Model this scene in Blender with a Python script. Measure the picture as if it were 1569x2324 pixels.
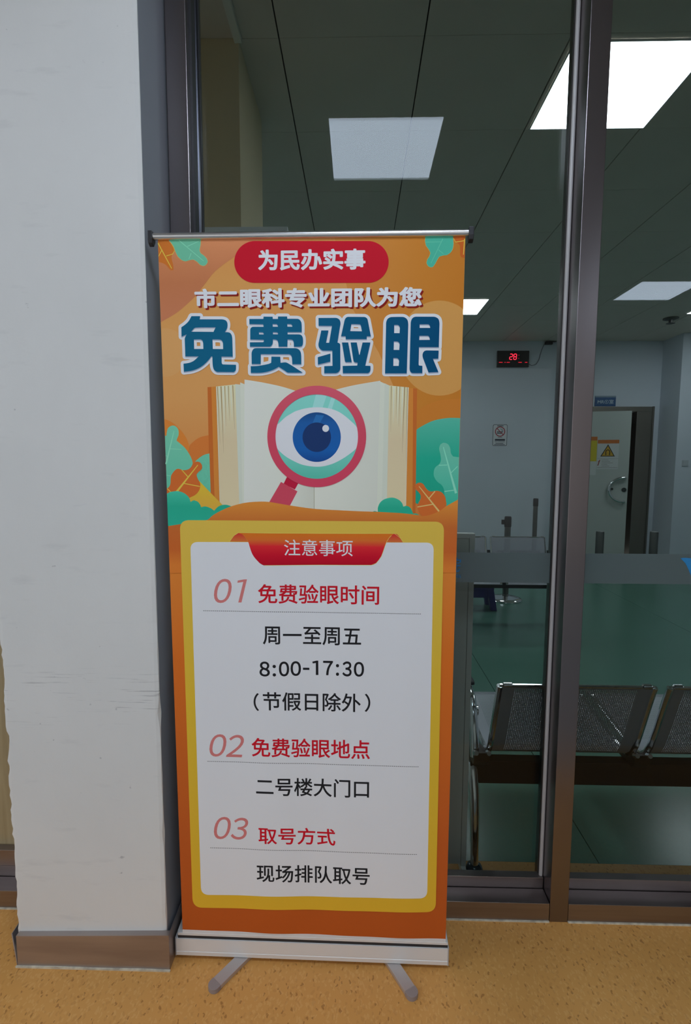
import bpy, bmesh, math, random
from mathutils import Vector, Matrix
from mathutils.geometry import tessellate_polygon, delaunay_2d_cdt
random.seed(7)
for o in list(bpy.data.objects):
    bpy.data.objects.remove(o)
scene = bpy.context.scene
COL = scene.collection

# ------------------------------------------------------------------ camera
IW, IH = 1569, 2324
FPX, PITCH, YAW, ROLL, CAMH, CAMD = 1150.0, 0.0953, 0.0232, 0.0039, 1.4406, 1.487
CF = Vector((-math.sin(YAW)*math.cos(PITCH), math.cos(YAW)*math.cos(PITCH), -math.sin(PITCH)))
_r = Vector((math.cos(YAW), math.sin(YAW), 0)); _u = _r.cross(CF)
CR = _r*math.cos(ROLL) + _u*math.sin(ROLL)
CU = -_r*math.sin(ROLL) + _u*math.cos(ROLL)
CPOS = Vector((0, -CAMD, CAMH))
cd = bpy.data.cameras.new('camera'); cam = bpy.data.objects.new('camera', cd); COL.objects.link(cam)
cd.sensor_fit = 'VERTICAL'; cd.sensor_height = 36.0; cd.lens = 36.0*FPX/IH; cd.clip_start = 0.02
M = Matrix((CR, CU, -CF)).transposed().to_4x4(); M.translation = CPOS
cam.matrix_world = M
scene.camera = cam

# ------------------------------------------------------------------ world, exposure, lamp strengths
HALL_AMBIENT = 0.72          # light of the big hall that the corridor opens into
LAMP_HALL = 18.0             # ceiling panels on the camera side
LAMP_ROOM = 19.0             # ceiling panels in the waiting room
w = bpy.data.worlds.new('hall'); scene.world = w; w.use_nodes = True
bg = w.node_tree.nodes['Background']; bg.inputs[0].default_value = (0.985, 0.98, 1.0, 1); bg.inputs[1].default_value = HALL_AMBIENT
vs = scene.view_settings
vs.view_transform = 'Standard'; vs.look = 'None'; vs.exposure = 0.0; vs.gamma = 1.0; vs.use_curve_mapping = False

# ------------------------------------------------------------------ helpers
def s2l(c):
    c = c/255.0
    return c/12.92 if c <= 0.04045 else ((c+0.055)/1.055)**2.4
def lin(rgb): return tuple(s2l(c) for c in rgb)
WREF = lin((172, 174, 181))
def alb(rgb, k=0.82):
    l = lin(rgb); return tuple(min(0.93, k*l[i]/WREF[i]) for i in range(3))

def ray(px, py): return CF*FPX + CR*(px-IW/2) - CU*(py-IH/2)

def new_mat(name):
    m = bpy.data.materials.new(name); m.use_nodes = True
    nt = m.node_tree; b = nt.nodes['Principled BSDF']
    return m, nt, b
MATS = {}
def mat(name, base=(0.8, 0.8, 0.8), rough=0.5, metal=0.0, spec=0.5, noise=None, bump=None, emit=None):
    if name in MATS: return MATS[name]
    m, nt, b = new_mat(name); N, L = nt.nodes, nt.links
    b.inputs['Base Color'].default_value = (*base, 1); b.inputs['Roughness'].default_value = rough
    b.inputs['Metallic'].default_value = metal; b.inputs['Specular IOR Level'].default_value = spec
    tc = N.new('ShaderNodeTexCoord')
    if noise:                                            # (scale, stretch xyz, other colour, amount)
        sc, st, oc, am = noise
        mp = N.new('ShaderNodeMapping'); mp.inputs['Scale'].default_value = st
        nz = N.new('ShaderNodeTexNoise'); nz.inputs['Scale'].default_value = sc; nz.inputs['Detail'].default_value = 6
        rp = N.new('ShaderNodeValToRGB'); rp.color_ramp.elements[0].position = 0.4; rp.color_ramp.elements[1].position = 0.7
        rp.color_ramp.elements[1].color = (am, am, am, 1)
        mx = N.new('ShaderNodeMix'); mx.data_type = 'RGBA'
        mx.inputs[6].default_value = (*base, 1); mx.inputs[7].default_value = (*oc, 1)
        L.new(tc.outputs['Object'], mp.inputs[0]); L.new(mp.outputs[0], nz.inputs[0]); L.new(nz.outputs[0], rp.inputs[0])
        L.new(rp.outputs[0], mx.inputs[0]); L.new(mx.outputs[2], b.inputs['Base Color'])
    if bump:                                             # (scale, stretch, strength, distance)
        mp = N.new('ShaderNodeMapping'); mp.inputs['Scale'].default_value = bump[1]
        nz = N.new('ShaderNodeTexNoise'); nz.inputs['Scale'].default_value = bump[0]; nz.inputs['Detail'].default_value = 4
        bp = N.new('ShaderNodeBump'); bp.inputs['Strength'].default_value = bump[2]; bp.inputs['Distance'].default_value = bump[3]
        L.new(tc.outputs['Object'], mp.inputs[0]); L.new(mp.outputs[0], nz.inputs[0]); L.new(nz.outputs[0], bp.inputs['Height'])
        L.new(bp.outputs[0], b.inputs['Normal'])
    if emit:
        b.inputs['Emission Color'].default_value = (*emit[0], 1); b.inputs['Emission Strength'].default_value = emit[1]
    MATS[name] = m
    return m

class MB:
    def __init__(s): s.v = []; s.f = []
    def box(s, x0, x1, y0, y1, z0, z1):
        n = len(s.v)
        s.v += [(x0,y0,z0),(x1,y0,z0),(x1,y1,z0),(x0,y1,z0),(x0,y0,z1),(x1,y0,z1),(x1,y1,z1),(x0,y1,z1)]
        s.f += [tuple(n+i for i in q) for q in ((0,3,2,1),(4,5,6,7),(0,1,5,4),(1,2,6,5),(2,3,7,6),(3,0,4,7))]
        return s
    def tube(s, pts, r, n=10, cap=True):
        pts = [Vector(p) for p in pts]; rs = r if isinstance(r, (list, tuple)) else [r]*len(pts)
        base = len(s.v); prev = None
        for i, p in enumerate(pts):
            t = (pts[min(i+1, len(pts)-1)] - pts[max(i-1, 0)]).normalized()
            if prev is None:
                a = Vector((0, 0, 1)) if abs(t.z) < 0.9 else Vector((1, 0, 0))
                e1 = t.cross(a).normalized()
            else:
                e1 = (prev - t*prev.dot(t)).normalized()
            prev = e1; e2 = t.cross(e1)
            for k in range(n):
                a = 2*math.pi*k/n
                s.v.append(tuple(p + (e1*math.cos(a) + e2*math.sin(a))*rs[i]))
        for i in range(len(pts)-1):
            for k in range(n):
                a, b = base+i*n+k, base+i*n+(k+1) % n
                s.f.append((a, b, b+n, a+n))
        if cap:
            s.f.append(tuple(base+k for k in range(n))[::-1]); e = base+(len(pts)-1)*n
            s.f.append(tuple(e+k for k in range(n)))
        return s
    def lathe(s, prof, c=(0, 0, 0), n=24):
        base = len(s.v)
        for r, z in prof:
            for k in range(n):
                a = 2*math.pi*k/n; s.v.append((c[0]+r*math.cos(a), c[1]+r*math.sin(a), c[2]+z))
        for i in range(len(prof)-1):
            for k in range(n):
                a, b = base+i*n+k, base+i*n+(k+1) % n
                s.f.append((a, b, b+n, a+n))
        s.f.append(tuple(base+k for k in range(n))[::-1]); e = base+(len(prof)-1)*n
        s.f.append(tuple(e+k for k in range(n)))
        return s
    def prism(s, loop, axis, a0, a1):
        """loop of 2D points extruded along axis ('x','y','z') from a0 to a1"""
        def P(p, a):
            return {'x': (a, p[0], p[1]), 'y': (p[0], a, p[1]), 'z': (p[0], p[1], a)}[axis]
        n = len(s.v); k = len(loop)
        s.v += [P(p, a0) for p in loop] + [P(p, a1) for p in loop]
        for i in range(k):
            j = (i+1) % k; s.f.append((n+i, n+j, n+k+j, n+k+i))
        for t in tessellate_polygon([[Vector((p[0], p[1], 0)) for p in loop]]):
            s.f.append(tuple(n+i for i in t)); s.f.append(tuple(n+k+i for i in reversed(t)))
        return s
    def build(s, name, m, parent=None, bevel=0.0, smooth=False, seg=2):
        me = bpy.data.meshes.new(name); me.from_pydata(s.v, [], s.f)
        bm = bmesh.new(); bm.from_mesh(me)
        bmesh.ops.recalc_face_normals(bm, faces=bm.faces)
        if bevel > 0:
            bmesh.ops.bevel(bm, geom=[e for e in bm.edges if e.is_manifold and e.calc_face_angle(0) > 0.6], offset=bevel, segments=seg, affect='EDGES', profile=0.6)
        bm.to_mesh(me); bm.free()
        if smooth:
            for p in me.polygons: p.use_smooth = True
            me.set_sharp_from_angle(angle=math.radians(40))
        me.materials.append(m)
        o = bpy.data.objects.new(name, me); COL.objects.link(o)
        if parent: o.parent = parent
        return o
def box(name, m, x0, x1, y0, y1, z0, z1, parent=None, bevel=0.0):
    return MB().box(x0, x1, y0, y1, z0, z1).build(name, m, parent, bevel)
def empty(name, loc=(0, 0, 0), rz=0.0, parent=None):
    o = bpy.data.objects.new(name, None); COL.objects.link(o); o.location = loc; o.rotation_euler = (0, 0, rz); o.empty_display_size = 0.05
    if parent: o.parent = parent
    return o
def tag(o, label, cat, group=None, kind=None):
    o['label'] = label; o['category'] = cat
    if group: o['group'] = group
    if kind: o['kind'] = kind
    return o
def struct(o, label, cat): return tag(o, label, cat, kind='structure')
def copy_tree(o, parent=None):
    c = o.copy(); COL.objects.link(c); c.parent = parent
    for ch in [x for x in bpy.data.objects if x.parent == o]: copy_tree(ch, c)
    return c

# ------------------------------------------------------------------ materials of the place
def steel_mat():
    m, nt, b = new_mat('brushed_steel'); N, L = nt.nodes, nt.links
    b.inputs['Metallic'].default_value = 1.0; b.inputs['Base Color'].default_value = (0.25, 0.22, 0.222, 1)
    tc = N.new('ShaderNodeTexCoord'); mp = N.new('ShaderNodeMapping'); mp.inputs['Scale'].default_value = (60, 60, 1.2)
    nz = N.new('ShaderNodeTexNoise'); nz.inputs['Scale'].default_value = 8; nz.inputs['Detail'].default_value = 5
    mr = N.new('ShaderNodeMapRange'); mr.inputs[3].default_value = 0.27; mr.inputs[4].default_value = 0.30
    L.new(tc.outputs['Object'], mp.inputs[0]); L.new(mp.outputs[0], nz.inputs[0]); L.new(nz.outputs[0], mr.inputs[0]); L.new(mr.outputs[0], b.inputs['Roughness'])
    return m
STEEL = steel_mat()
STEEL_H = mat('brushed_steel_rail', (0.34, 0.30, 0.29), 0.36, 1.0, noise=(4, (0.4, 4, 8), (0.26, 0.22, 0.21), 0.8))
BEAD = mat('grey_silicone_bead', (0.55, 0.53, 0.51), 0.4)
SEAL = mat('black_seal', (0.035, 0.035, 0.038), 0.45)
CHROME = mat('chrome', (0.8, 0.82, 0.84), 0.1, 1.0)
BLACKM = mat('black_metal', (0.012, 0.012, 0.014), 0.45)
BLACKP = mat('black_plastic', (0.02, 0.02, 0.022), 0.4)
ALU = mat('anodised_aluminium', (0.84, 0.82, 0.78), 0.45, 0.1)
WHITEWALL = mat('room_wall_paint', (0.66, 0.70, 0.77), 0.6, noise=(1.5, (1, 1, 1), (0.60, 0.64, 0.71), 0.5))

def pillar_mat():
    m, nt, b = new_mat('scuffed_white_plaster'); N, L = nt.nodes, nt.links
    b.inputs['Roughness'].default_value = 0.75
    tc = N.new('ShaderNodeTexCoord')
    def noise(scale, st, lo, hi, det=5, rough=0.6):
        mp = N.new('ShaderNodeMapping'); mp.inputs['Scale'].default_value = st
        nz = N.new('ShaderNodeTexNoise'); nz.inputs['Scale'].default_value = scale; nz.inputs['Detail'].default_value = det; nz.inputs['Roughness'].default_value = rough
        mr = N.new('ShaderNodeMapRange'); mr.inputs[1].default_value = lo; mr.inputs[2].default_value = hi
        L.new(tc.outputs['Object'], mp.inputs[0]); L.new(mp.outputs[0], nz.inputs[0]); L.new(nz.outputs[0], mr.inputs[0])
        return mr.outputs[0], nz.outputs[0]
    def mixc(fac, a, col):
        mx = N.new('ShaderNodeMix'); mx.data_type = 'RGBA'; L.new(fac, mx.inputs[0])
        if isinstance(a, tuple): mx.inputs[6].default_value = (*a, 1)
        else: L.new(a, mx.inputs[6])
        mx.inputs[7].default_value = (*col, 1)
        return mx.outputs[2]
    def mul(a, bb):
        x = N.new('ShaderNodeMath'); x.operation = 'MULTIPLY'; L.new(a, x.inputs[0])
        if isinstance(bb, (int, float)): x.inputs[1].default_value = bb
        else: L.new(bb, x.inputs[1])
        return x.outputs[0]
    big, _ = noise(2.2, (1, 1, 0.8), 0.35, 0.7)
    c = mixc(mul(big, 0.6), (0.82, 0.81, 0.765), (0.73, 0.725, 0.685))
    sp, _ = noise(21, (1.0, 1, 1.4), 0.725, 0.76, 3)
    c = mixc(mul(sp, 0.55), c, (0.36, 0.36, 0.35))
    # long level scuffs where trolleys rub, only in a band at knee-to-hip height
    sx = N.new('ShaderNodeSeparateXYZ'); L.new(tc.outputs['Object'], sx.inputs[0])
    bd = N.new('ShaderNodeValToRGB'); e = bd.color_ramp.elements
    mr = N.new('ShaderNodeMapRange'); mr.inputs[1].default_value = 0.70; mr.inputs[2].default_value = 0.90
    L.new(sx.outputs[2], mr.inputs[0]); L.new(mr.outputs[0], bd.inputs[0])
    e[0].position = 0.0; e[0].color = (0, 0, 0, 1); e[1].position = 1.0; e[1].color = (0, 0, 0, 1)
    for p, v in ((0.35, 1), (0.6, 1)):
        q = e.new(p); q.color = (v, v, v, 1)
    sc, _ = noise(9, (0.9, 1, 26), 0.60, 0.68, 4)
    c = mixc(mul(mul(sc, bd.outputs[0]), 0.5), c, (0.26, 0.25, 0.24))
    sm, _ = noise(7, (0.8, 1, 3.5), 0.60, 0.75, 4)
    c = mixc(mul(sm, 0.2), c, (0.45, 0.45, 0.44))
    L.new(c, b.inputs['Base Color'])
    bp = N.new('ShaderNodeBump'); bp.inputs['Strength'].default_value = 0.25; bp.inputs['Distance'].default_value = 0.004
    _, raw = noise(14, (1, 1, 1), 0, 1, 8)
    L.new(raw, bp.inputs['Height']); L.new(bp.outputs[0], b.inputs['Normal'])
    return m
PLASTER = pillar_mat()

def vinyl_mat(name, base, dark, light, rough, chip=1.0):
    m, nt, b = new_mat(name); N, L = nt.nodes, nt.links
    b.inputs['Roughness'].default_value = rough; b.inputs['Specular IOR Level'].default_value = 0.35
    tc = N.new('ShaderNodeTexCoord')
    nz = N.new('ShaderNodeTexNoise'); nz.inputs['Scale'].default_value = 3.0; nz.inputs['Detail'].default_value = 6
    L.new(tc.outputs['Object'], nz.inputs[0])
    warp = N.new('ShaderNodeTexNoise'); warp.inputs['Scale'].default_value = 60; L.new(tc.outputs['Object'], warp.inputs[0])
    ad = N.new('ShaderNodeMix'); ad.data_type = 'RGBA'; ad.blend_type = 'ADD'; ad.inputs[0].default_value = 0.02
    L.new(tc.outputs['Object'], ad.inputs[6]); L.new(warp.outputs[1], ad.inputs[7])
    def layer(prev, scale, thr, size, col, fac, off):
        mp = N.new('ShaderNodeMapping'); mp.inputs['Location'].default_value = (off, off*0.7, 0); mp.inputs['Rotation'].default_value = (0, 0, off)
        mp.inputs['Scale'].default_value = (1, 0.55, 1)
        vo = N.new('ShaderNodeTexVoronoi'); vo.inputs['Scale'].default_value = scale; vo.voronoi_dimensions = '2D'
        L.new(ad.outputs[2], mp.inputs[0]); L.new(mp.outputs[0], vo.inputs['Vector'])
        a = N.new('ShaderNodeMath'); a.operation = 'LESS_THAN'; a.inputs[1].default_value = size; L.new(vo.outputs['Distance'], a.inputs[0])
        sp = N.new('ShaderNodeSeparateColor'); L.new(vo.outputs['Color'], sp.inputs[0])
        g = N.new('ShaderNodeMath'); g.operation = 'GREATER_THAN'; g.inputs[1].default_value = thr; L.new(sp.outputs[0], g.inputs[0])
        mu = N.new('ShaderNodeMath'); mu.operation = 'MULTIPLY'; L.new(a.outputs[0], mu.inputs[0]); L.new(g.outputs[0], mu.inputs[1])
        m2 = N.new('ShaderNodeMath'); m2.operation = 'MULTIPLY'; m2.inputs[1].default_value = fac*chip; L.new(mu.outputs[0], m2.inputs[0])
        mx = N.new('ShaderNodeMix'); mx.data_type = 'RGBA'; L.new(m2.outputs[0], mx.inputs[0]); L.new(prev, mx.inputs[6]); mx.inputs[7].default_value = (*col, 1)
        return mx.outputs[2]
    mx = N.new('ShaderNodeMix'); mx.data_type = 'RGBA'
    mx.inputs[6].default_value = (*base, 1); mx.inputs[7].default_value = (*[c*0.86 for c in base], 1); L.new(nz.outputs[0], mx.inputs[0])
    c = layer(mx.outputs[2], 130, 0.55, 0.36, light, 0.30, 0.3)
    c = layer(c, 110, 0.60, 0.33, tuple(0.5*(base[i]+dark[i]) for i in range(3)), 0.35, 1.1)
    c = layer(c, 105, 0.84, 0.24, dark, 0.65, 2.3)
    L.new(c, b.inputs['Base Color'])
    return m
FLOOR_TAN = vinyl_mat('tan_speckled_vinyl', (0.78, 0.385, 0.10), (0.36, 0.145, 0.03), (0.84, 0.50, 0.19), 0.5)
FLOOR_GREEN = vinyl_mat('green_vinyl', (0.115, 0.27, 0.205), (0.08, 0.19, 0.145), (0.15, 0.31, 0.24), 0.22, 0.6)

def glass_mat(name, tint, refl):
    m = bpy.data.materials.new(name); m.use_nodes = True; nt = m.node_tree; N, L = nt.nodes, nt.links
    N.remove(N['Principled BSDF']); out = N['Material Output']
    tr = N.new('ShaderNodeBsdfTransparent'); tr.inputs[0].default_value = (*tint, 1)
    gl = N.new('ShaderNodeBsdfGlossy'); gl.inputs['Roughness'].default_value = 0.0
    fr = N.new('ShaderNodeFresnel'); ge = N.new('ShaderNodeNewGeometry')
    io = N.new('ShaderNodeMapRange'); io.inputs[3].default_value = 1.45; io.inputs[4].default_value = 1/1.45; L.new(ge.outputs['Backfacing'], io.inputs[0]); L.new(io.outputs[0], fr.inputs[0])
    mu = N.new('ShaderNodeMath'); mu.operation = 'MULTIPLY'; mu.inputs[1].default_value = refl; L.new(fr.outputs[0], mu.inputs[0])
    mx = N.new('ShaderNodeMixShader'); L.new(mu.outputs[0], mx.inputs[0]); L.new(tr.outputs[0], mx.inputs[1]); L.new(gl.outputs[0], mx.inputs[2])
    L.new(mx.outputs[0], out.inputs[0])
    return m
GLASS = glass_mat('tinted_glass', (0.63, 0.66, 0.645), 0.5)
def film_mat():
    m = bpy.data.materials.new('frosted_film'); m.use_nodes = True; nt = m.node_tree; N, L = nt.nodes, nt.links
    N.remove(N['Principled BSDF']); out = N['Material Output']
    df = N.new('ShaderNodeBsdfDiffuse'); df.inputs[0].default_value = (0.20, 0.245, 0.25, 1)
    tl = N.new('ShaderNodeBsdfTranslucent'); tl.inputs[0].default_value = (0.55, 0.60, 0.58, 1)
    mx = N.new('ShaderNodeMixShader'); mx.inputs[0].default_value = 0.55
    L.new(df.outputs[0], mx.inputs[1]); L.new(tl.outputs[0], mx.inputs[2]); L.new(mx.outputs[0], out.inputs[0])
    return m
FILM = film_mat()

def lamp_mat(name, col, strength):
    m, nt, b = new_mat(name)
    b.inputs['Base Color'].default_value = (0.8, 0.8, 0.8, 1); b.inputs['Emission Color'].default_value = (*col, 1); b.inputs['Emission Strength'].default_value = strength
    return m

# ------------------------------------------------------------------ structure
CEIL = 3.2
YBACK = 6.05
GY0, GY1 = 0.086, 0.096          # glass faces
# corridor floor
struct(box('floor', FLOOR_TAN, -6, 6, -0.85, 0.242, -0.05, 0.0), 'tan speckled vinyl floor in front of the glass partition', 'floor')
struct(box('floor', vinyl_mat('grey_vinyl', (0.34, 0.36, 0.36), (0.24, 0.26, 0.26), (0.42, 0.44, 0.44), 0.4), -6, 6, -8, -0.851, -0.05, 0.0), 'grey vinyl floor of the hall behind the photographer', 'floor')
fi = struct(empty('floor'), 'green vinyl floor of the waiting room behind the glass', 'floor')
sx = [-3.15, -1.13, 0.885, 2.89, 4.9, 6.6]
for i in range(5):
    box('vinyl_sheet', FLOOR_GREEN, sx[i]+0.002, sx[i+1]-0.002, 0.243, YBACK, -0.02, 0.0, fi)
box('underlay', mat('dark_joint', (0.02, 0.025, 0.02), 0.8), -3.15, 6.6, 0.243, YBACK, -0.05, -0.021, fi)

# ceilings
TILE = mat('ceiling_tile', (0.74, 0.66, 0.57), 0.55, bump=(400, (1, 1, 1), 0.08, 0.0005), noise=(3, (1, 1, 1), (0.68, 0.60, 0.51), 0.5))
cl = struct(empty('ceiling'), 'suspended ceiling of square panels above the waiting room', 'ceiling')
ROOM_LAMPS = [(1.19, 1.10), (1.10, 4.43), (4.12, 4.43), (4.12, 1.10), (-1.9, 1.10), (-1.9, 4.43)]
proto = None
gx0, gy0 = 0.267 - 0.605*6, 0.19
for i in range(17):
    for j in range(10):
        x, y = gx0+0.605*i, gy0+0.6*j
        if x > 6.5: continue
        if proto is None:
            proto = box('ceiling_tile', TILE, 0.003, 0.602, 0.0006, 0.5994, 0, 0.012, cl, 0.0012); o = proto
        else:
            o = proto.copy(); COL.objects.link(o)
        o.location = (x, y, CEIL)
box('ceiling_void', mat('ceiling_void', (0.01, 0.01, 0.01), 0.9), -3.5, 6.8, 0.1, 6.3, CEIL+0.02, CEIL+0.05, cl)
struct(box('ceiling', mat('hall_ceiling', (0.42, 0.42, 0.40), 0.7), -6, 6, -8, 0.08, CEIL, CEIL+0.05), 'plain ceiling of the hall in front of the glass', 'ceiling')

# room walls, back wall with a door opening
DX0, DX1, DZ = 3.10, 4.02, 2.20
wb = MB().box(-3.2, DX0, YBACK, YBACK+0.12, 0, CEIL).box(DX1, 4.40, YBACK, YBACK+0.12, 0, CEIL).box(DX0, DX1, YBACK, YBACK+0.12, DZ, CEIL)
struct(wb.build('wall_back', WHITEWALL), 'white back wall of the waiting room with a door opening', 'wall')
struct(box('wall_right', WHITEWALL, 4.36, 6.7, 5.60, YBACK+0.12, 0, CEIL), 'white wall block jutting forward to the right of the steel door', 'wall')
struct(box('wall_side', WHITEWALL, 6.6, 6.72, 0.1, 5.60, 0, CEIL), 'white side wall of the waiting room, far right', 'wall')
struct(box('wall_left', WHITEWALL, -3.3, -3.2, 0.1, YBACK+0.12, 0, CEIL), 'white side wall of the waiting room, far left', 'wall')
struct(box('baseboard_back', mat('dark_baseboard', (0.05, 0.05, 0.05), 0.5), -3.2, DX0-0.06, YBACK-0.012, YBACK, 0, 0.165), 'dark skirting along the back wall of the waiting room', 'baseboard')

# pillar: front face with a chipped right edge
def pillar():
    bm = bmesh.new(); x0, x1, yf, yb = -0.972, -0.538, -0.17, 0.03
    nz_, nx_ = 220, 40
    grid = []
    rnd = random.Random(3)
    jr = [0.0]*(nz_+1); jl = [0.0]*(nz_+1)
    for k in range(nz_+1):
        z = CEIL*k/nz_
        amp = 0.0035 if z < 1.35 else 0.0012
        jr[k] = rnd.uniform(0, 1)**3*amp; jl[k] = rnd.uniform(0, 1)**2*amp*1.4
        for zc, h, dpt in ((0.755, 0.03, 0.008), (0.40, 0.02, 0.006), (0.16, 0.015, 0.004), (0.92, 0.02, 0.003)):
            jr[k] += dpt*max(0, 1-abs(z-zc)/h)
        for zc, h, dpt in ((0.66, 0.05, 0.010), (0.86, 0.08, 0.006), (0.30, 0.1, 0.003)):
            jl[k] += dpt*max(0, 1-abs(z-zc)/h)
    for _ in range(2):
        jr = [(jr[max(k-1, 0)]+2*jr[k]+jr[min(k+1, nz_)])/4 for k in range(nz_+1)]
    for k in range(nz_+1):
        z = 0.0+CEIL*k/nz_; row = []
        for i in range(nx_+1):
            t = i/nx_; x = x0+(x1-x0)*t
            if i == nx_: x -= jr[k]
            if i == 0: x += jl[k]
            y = yf + (0.002 if i in (0, nx_) else 0)
            row.append(bm.verts.new((x, y, z)))
        row.append(bm.verts.new((x1, yf+0.004+jr[k]*1.3, z))); row.append(bm.verts.new((x1, yb, z)))
        row.append(bm.verts.new((x0, yb, z))); row.append(bm.verts.new((x0, yf+0.004+jl[k], z)))
        grid.append(row)
    n = len(grid[0])
    for k in range(nz_):
        for i in range(n):
            j = (i+1) % n
            bm.faces.new((grid[k][i], grid[k][j], grid[k+1][j], grid[k+1][i]))
    bm.faces.new(grid[0][::-1]); bm.faces.new(grid[-1])
    bmesh.ops.recalc_face_normals(bm, faces=bm.faces)
    me = bpy.data.meshes.new('pillar'); bm.to_mesh(me); bm.free(); me.materials.append(PLASTER)
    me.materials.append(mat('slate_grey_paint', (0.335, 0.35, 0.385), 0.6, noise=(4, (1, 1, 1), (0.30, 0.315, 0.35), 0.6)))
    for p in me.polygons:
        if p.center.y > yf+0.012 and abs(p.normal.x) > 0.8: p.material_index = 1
    o = bpy.data.objects.new('pillar', me); COL.objects.link(o)
    return o
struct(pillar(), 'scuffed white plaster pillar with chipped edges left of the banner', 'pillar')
# steel skirting round the pillar foot
bl = struct(empty('baseboard_left', (-0.755, -0.17, 0)), 'brown steel skirting round the foot of the white pillar', 'baseboard')
CAULK = mat('old_caulk', (0.74, 0.68, 0.52), 0.8, noise=(40, (1, 1, 1), (0.35, 0.30, 0.22), 0.8))
def at_parent(o, p):      # keep world coordinates under a moved parent
    o.parent = p; o.matrix_parent_inverse = Matrix.Translation(p.location).inverted() if p.rotation_euler.z == 0 else p.matrix_basis.inverted()
    return o
PLATE = mat('worn_steel_plate', (0.46, 0.41, 0.39), 0.45, 0.9, noise=(5, (0.5, 2, 5), (0.36, 0.315, 0.30), 0.9), bump=(7, (1, 1, 2), 0.15, 0.004))
at_parent(MB().prism([(-0.966, 0.004), (-0.526, 0.002), (-0.526, 0.108), (-0.966, 0.094)], 'y', -0.186, -0.1835).build('front_plate', PLATE, None, 0.0006), bl)
at_parent(MB().prism([(-0.966, 0.094), (-0.526, 0.108), (-0.526, 0.1095), (-0.966, 0.0955)], 'y', -0.186, -0.170).build('top_lip', PLATE), bl)
at_parent(MB().prism([(-0.183, 0.0), (0.02, 0.0), (0.02, 0.115), (-0.183, 0.109)], 'x', -0.5285, -0.526).build('side_plate', PLATE), bl)
_f = MB(); _f.v = [(-0.9685, -0.1855, 0.002), (-0.991, -0.170, 0.086), (-0.986, 0.0, 0.112), (-0.977, 0.0, 0.0), (-0.9665, -0.1850, 0.002), (-0.989, -0.169, 0.086), (-0.984, 0.0, 0.112), (-0.975, 0.0, 0.0)]
_f.f = [(0, 1, 2, 3), (7, 6, 5, 4), (0, 4, 5, 1), (1, 5, 6, 2), (2, 6, 7, 3), (3, 7, 4, 0)]
at_parent(_f.build('bent_side_plate', PLATE), bl)
at_parent(MB().prism([(-0.97, 0), (-0.524, 0), (-0.524, 0.004), (-0.60, 0.0055), (-0.72, 0.004), (-0.85, 0.006), (-0.97, 0.0045)], 'y', -0.1905, -0.1862).build('caulk', CAULK), bl)

# ---- glazed partition: two bays either side of a steel mullion
def rail(x0, x1, parent, wood=False):
    MB().box(x0, x1, 0.0, 0.056, 0.004, 0.062).build('bottom_rail', STEEL_H, parent, 0.0012)
    MB().box(x0, x1, 0.058, GY0-0.001, 0.0, 0.099).build('glazing_bead', STEEL_H, parent, 0.0012)
    MB().box(x0, x1, GY1+0.001, 0.112, 0.0, 0.052).build('glazing_bead', STEEL_H, parent, 0.0012)
    MB().box(x0, x1, -0.004, 0.004, 0.0, 0.0035).build('caulk', CAULK, parent)
w1 = struct(empty('window_1'), 'tall tinted glass pane behind the banner in a steel frame', 'window')
rail(-0.474, 0.614, w1)
MB().box(-0.532, -0.475, 0.0, 0.14, 0.0, CEIL).build('jamb', STEEL, w1, 0.0015)
MB().box(-0.475, -0.468, 0.028, 0.060, 0.10, CEIL).build('seal', SEAL, w1)
MB().tube([(-0.470, 0.070, 0.10), (-0.470, 0.070, CEIL)], 0.0062, 8).build('bead', mat('dark_bead', (0.06, 0.062, 0.075), 0.3, 0.8), w1, 0, True)
MB().box(-0.475, -0.462, 0.077, GY0-0.001, 0.10, CEIL).build('seal', SEAL, w1)
MB().box(0.602, 0.614, 0.077, GY0-0.001, 0.10, CEIL).build('seal', mat('dark_steel', (0.17, 0.155, 0.15), 0.4, 1.0), w1)
MB().tube([(0.609, 0.070, 0.10), (0.609, 0.070, CEIL)], 0.0060, 8).build('bead', BEAD, w1, 0, True)
MB().box(-0.474, 0.616, GY0, GY1, 0.06, CEIL).build('pane', GLASS, w1)
fb1 = MB().box(-0.462, 0.602, GY0-0.0012, GY0-0.0004, 1.071, 1.1655).build('frosted_band', FILM, w1)
tr1 = struct(MB().box(0.6155, 0.6725, 0.0, 0.14, 0.0, CEIL).build('trim_1', STEEL, None, 0.0015), 'brushed steel mullion between the two glass panes', 'mullion')
w2 = struct(empty('window_2'), 'tinted glass pane to the right of the steel mullion', 'window')
rail(0.6735, 3.0, w2)
MB().box(0.6735, 3.0, GY0, GY1, 0.06, CEIL).build('pane', GLASS, w2)
MB().box(3.0, 3.06, 0.0, 0.14, 0, CEIL).build('jamb', STEEL, w2, 0.0015)
MB().box(0.674, 0.686, 0.077, GY0-0.001, 0.10, CEIL).build('seal', SEAL, w2)
fb2 = MB().box(0.675, 2.99, GY0-0.0012, GY0-0.0004, 1.071, 1.1655).build('frosted_band', FILM, w2)
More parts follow.
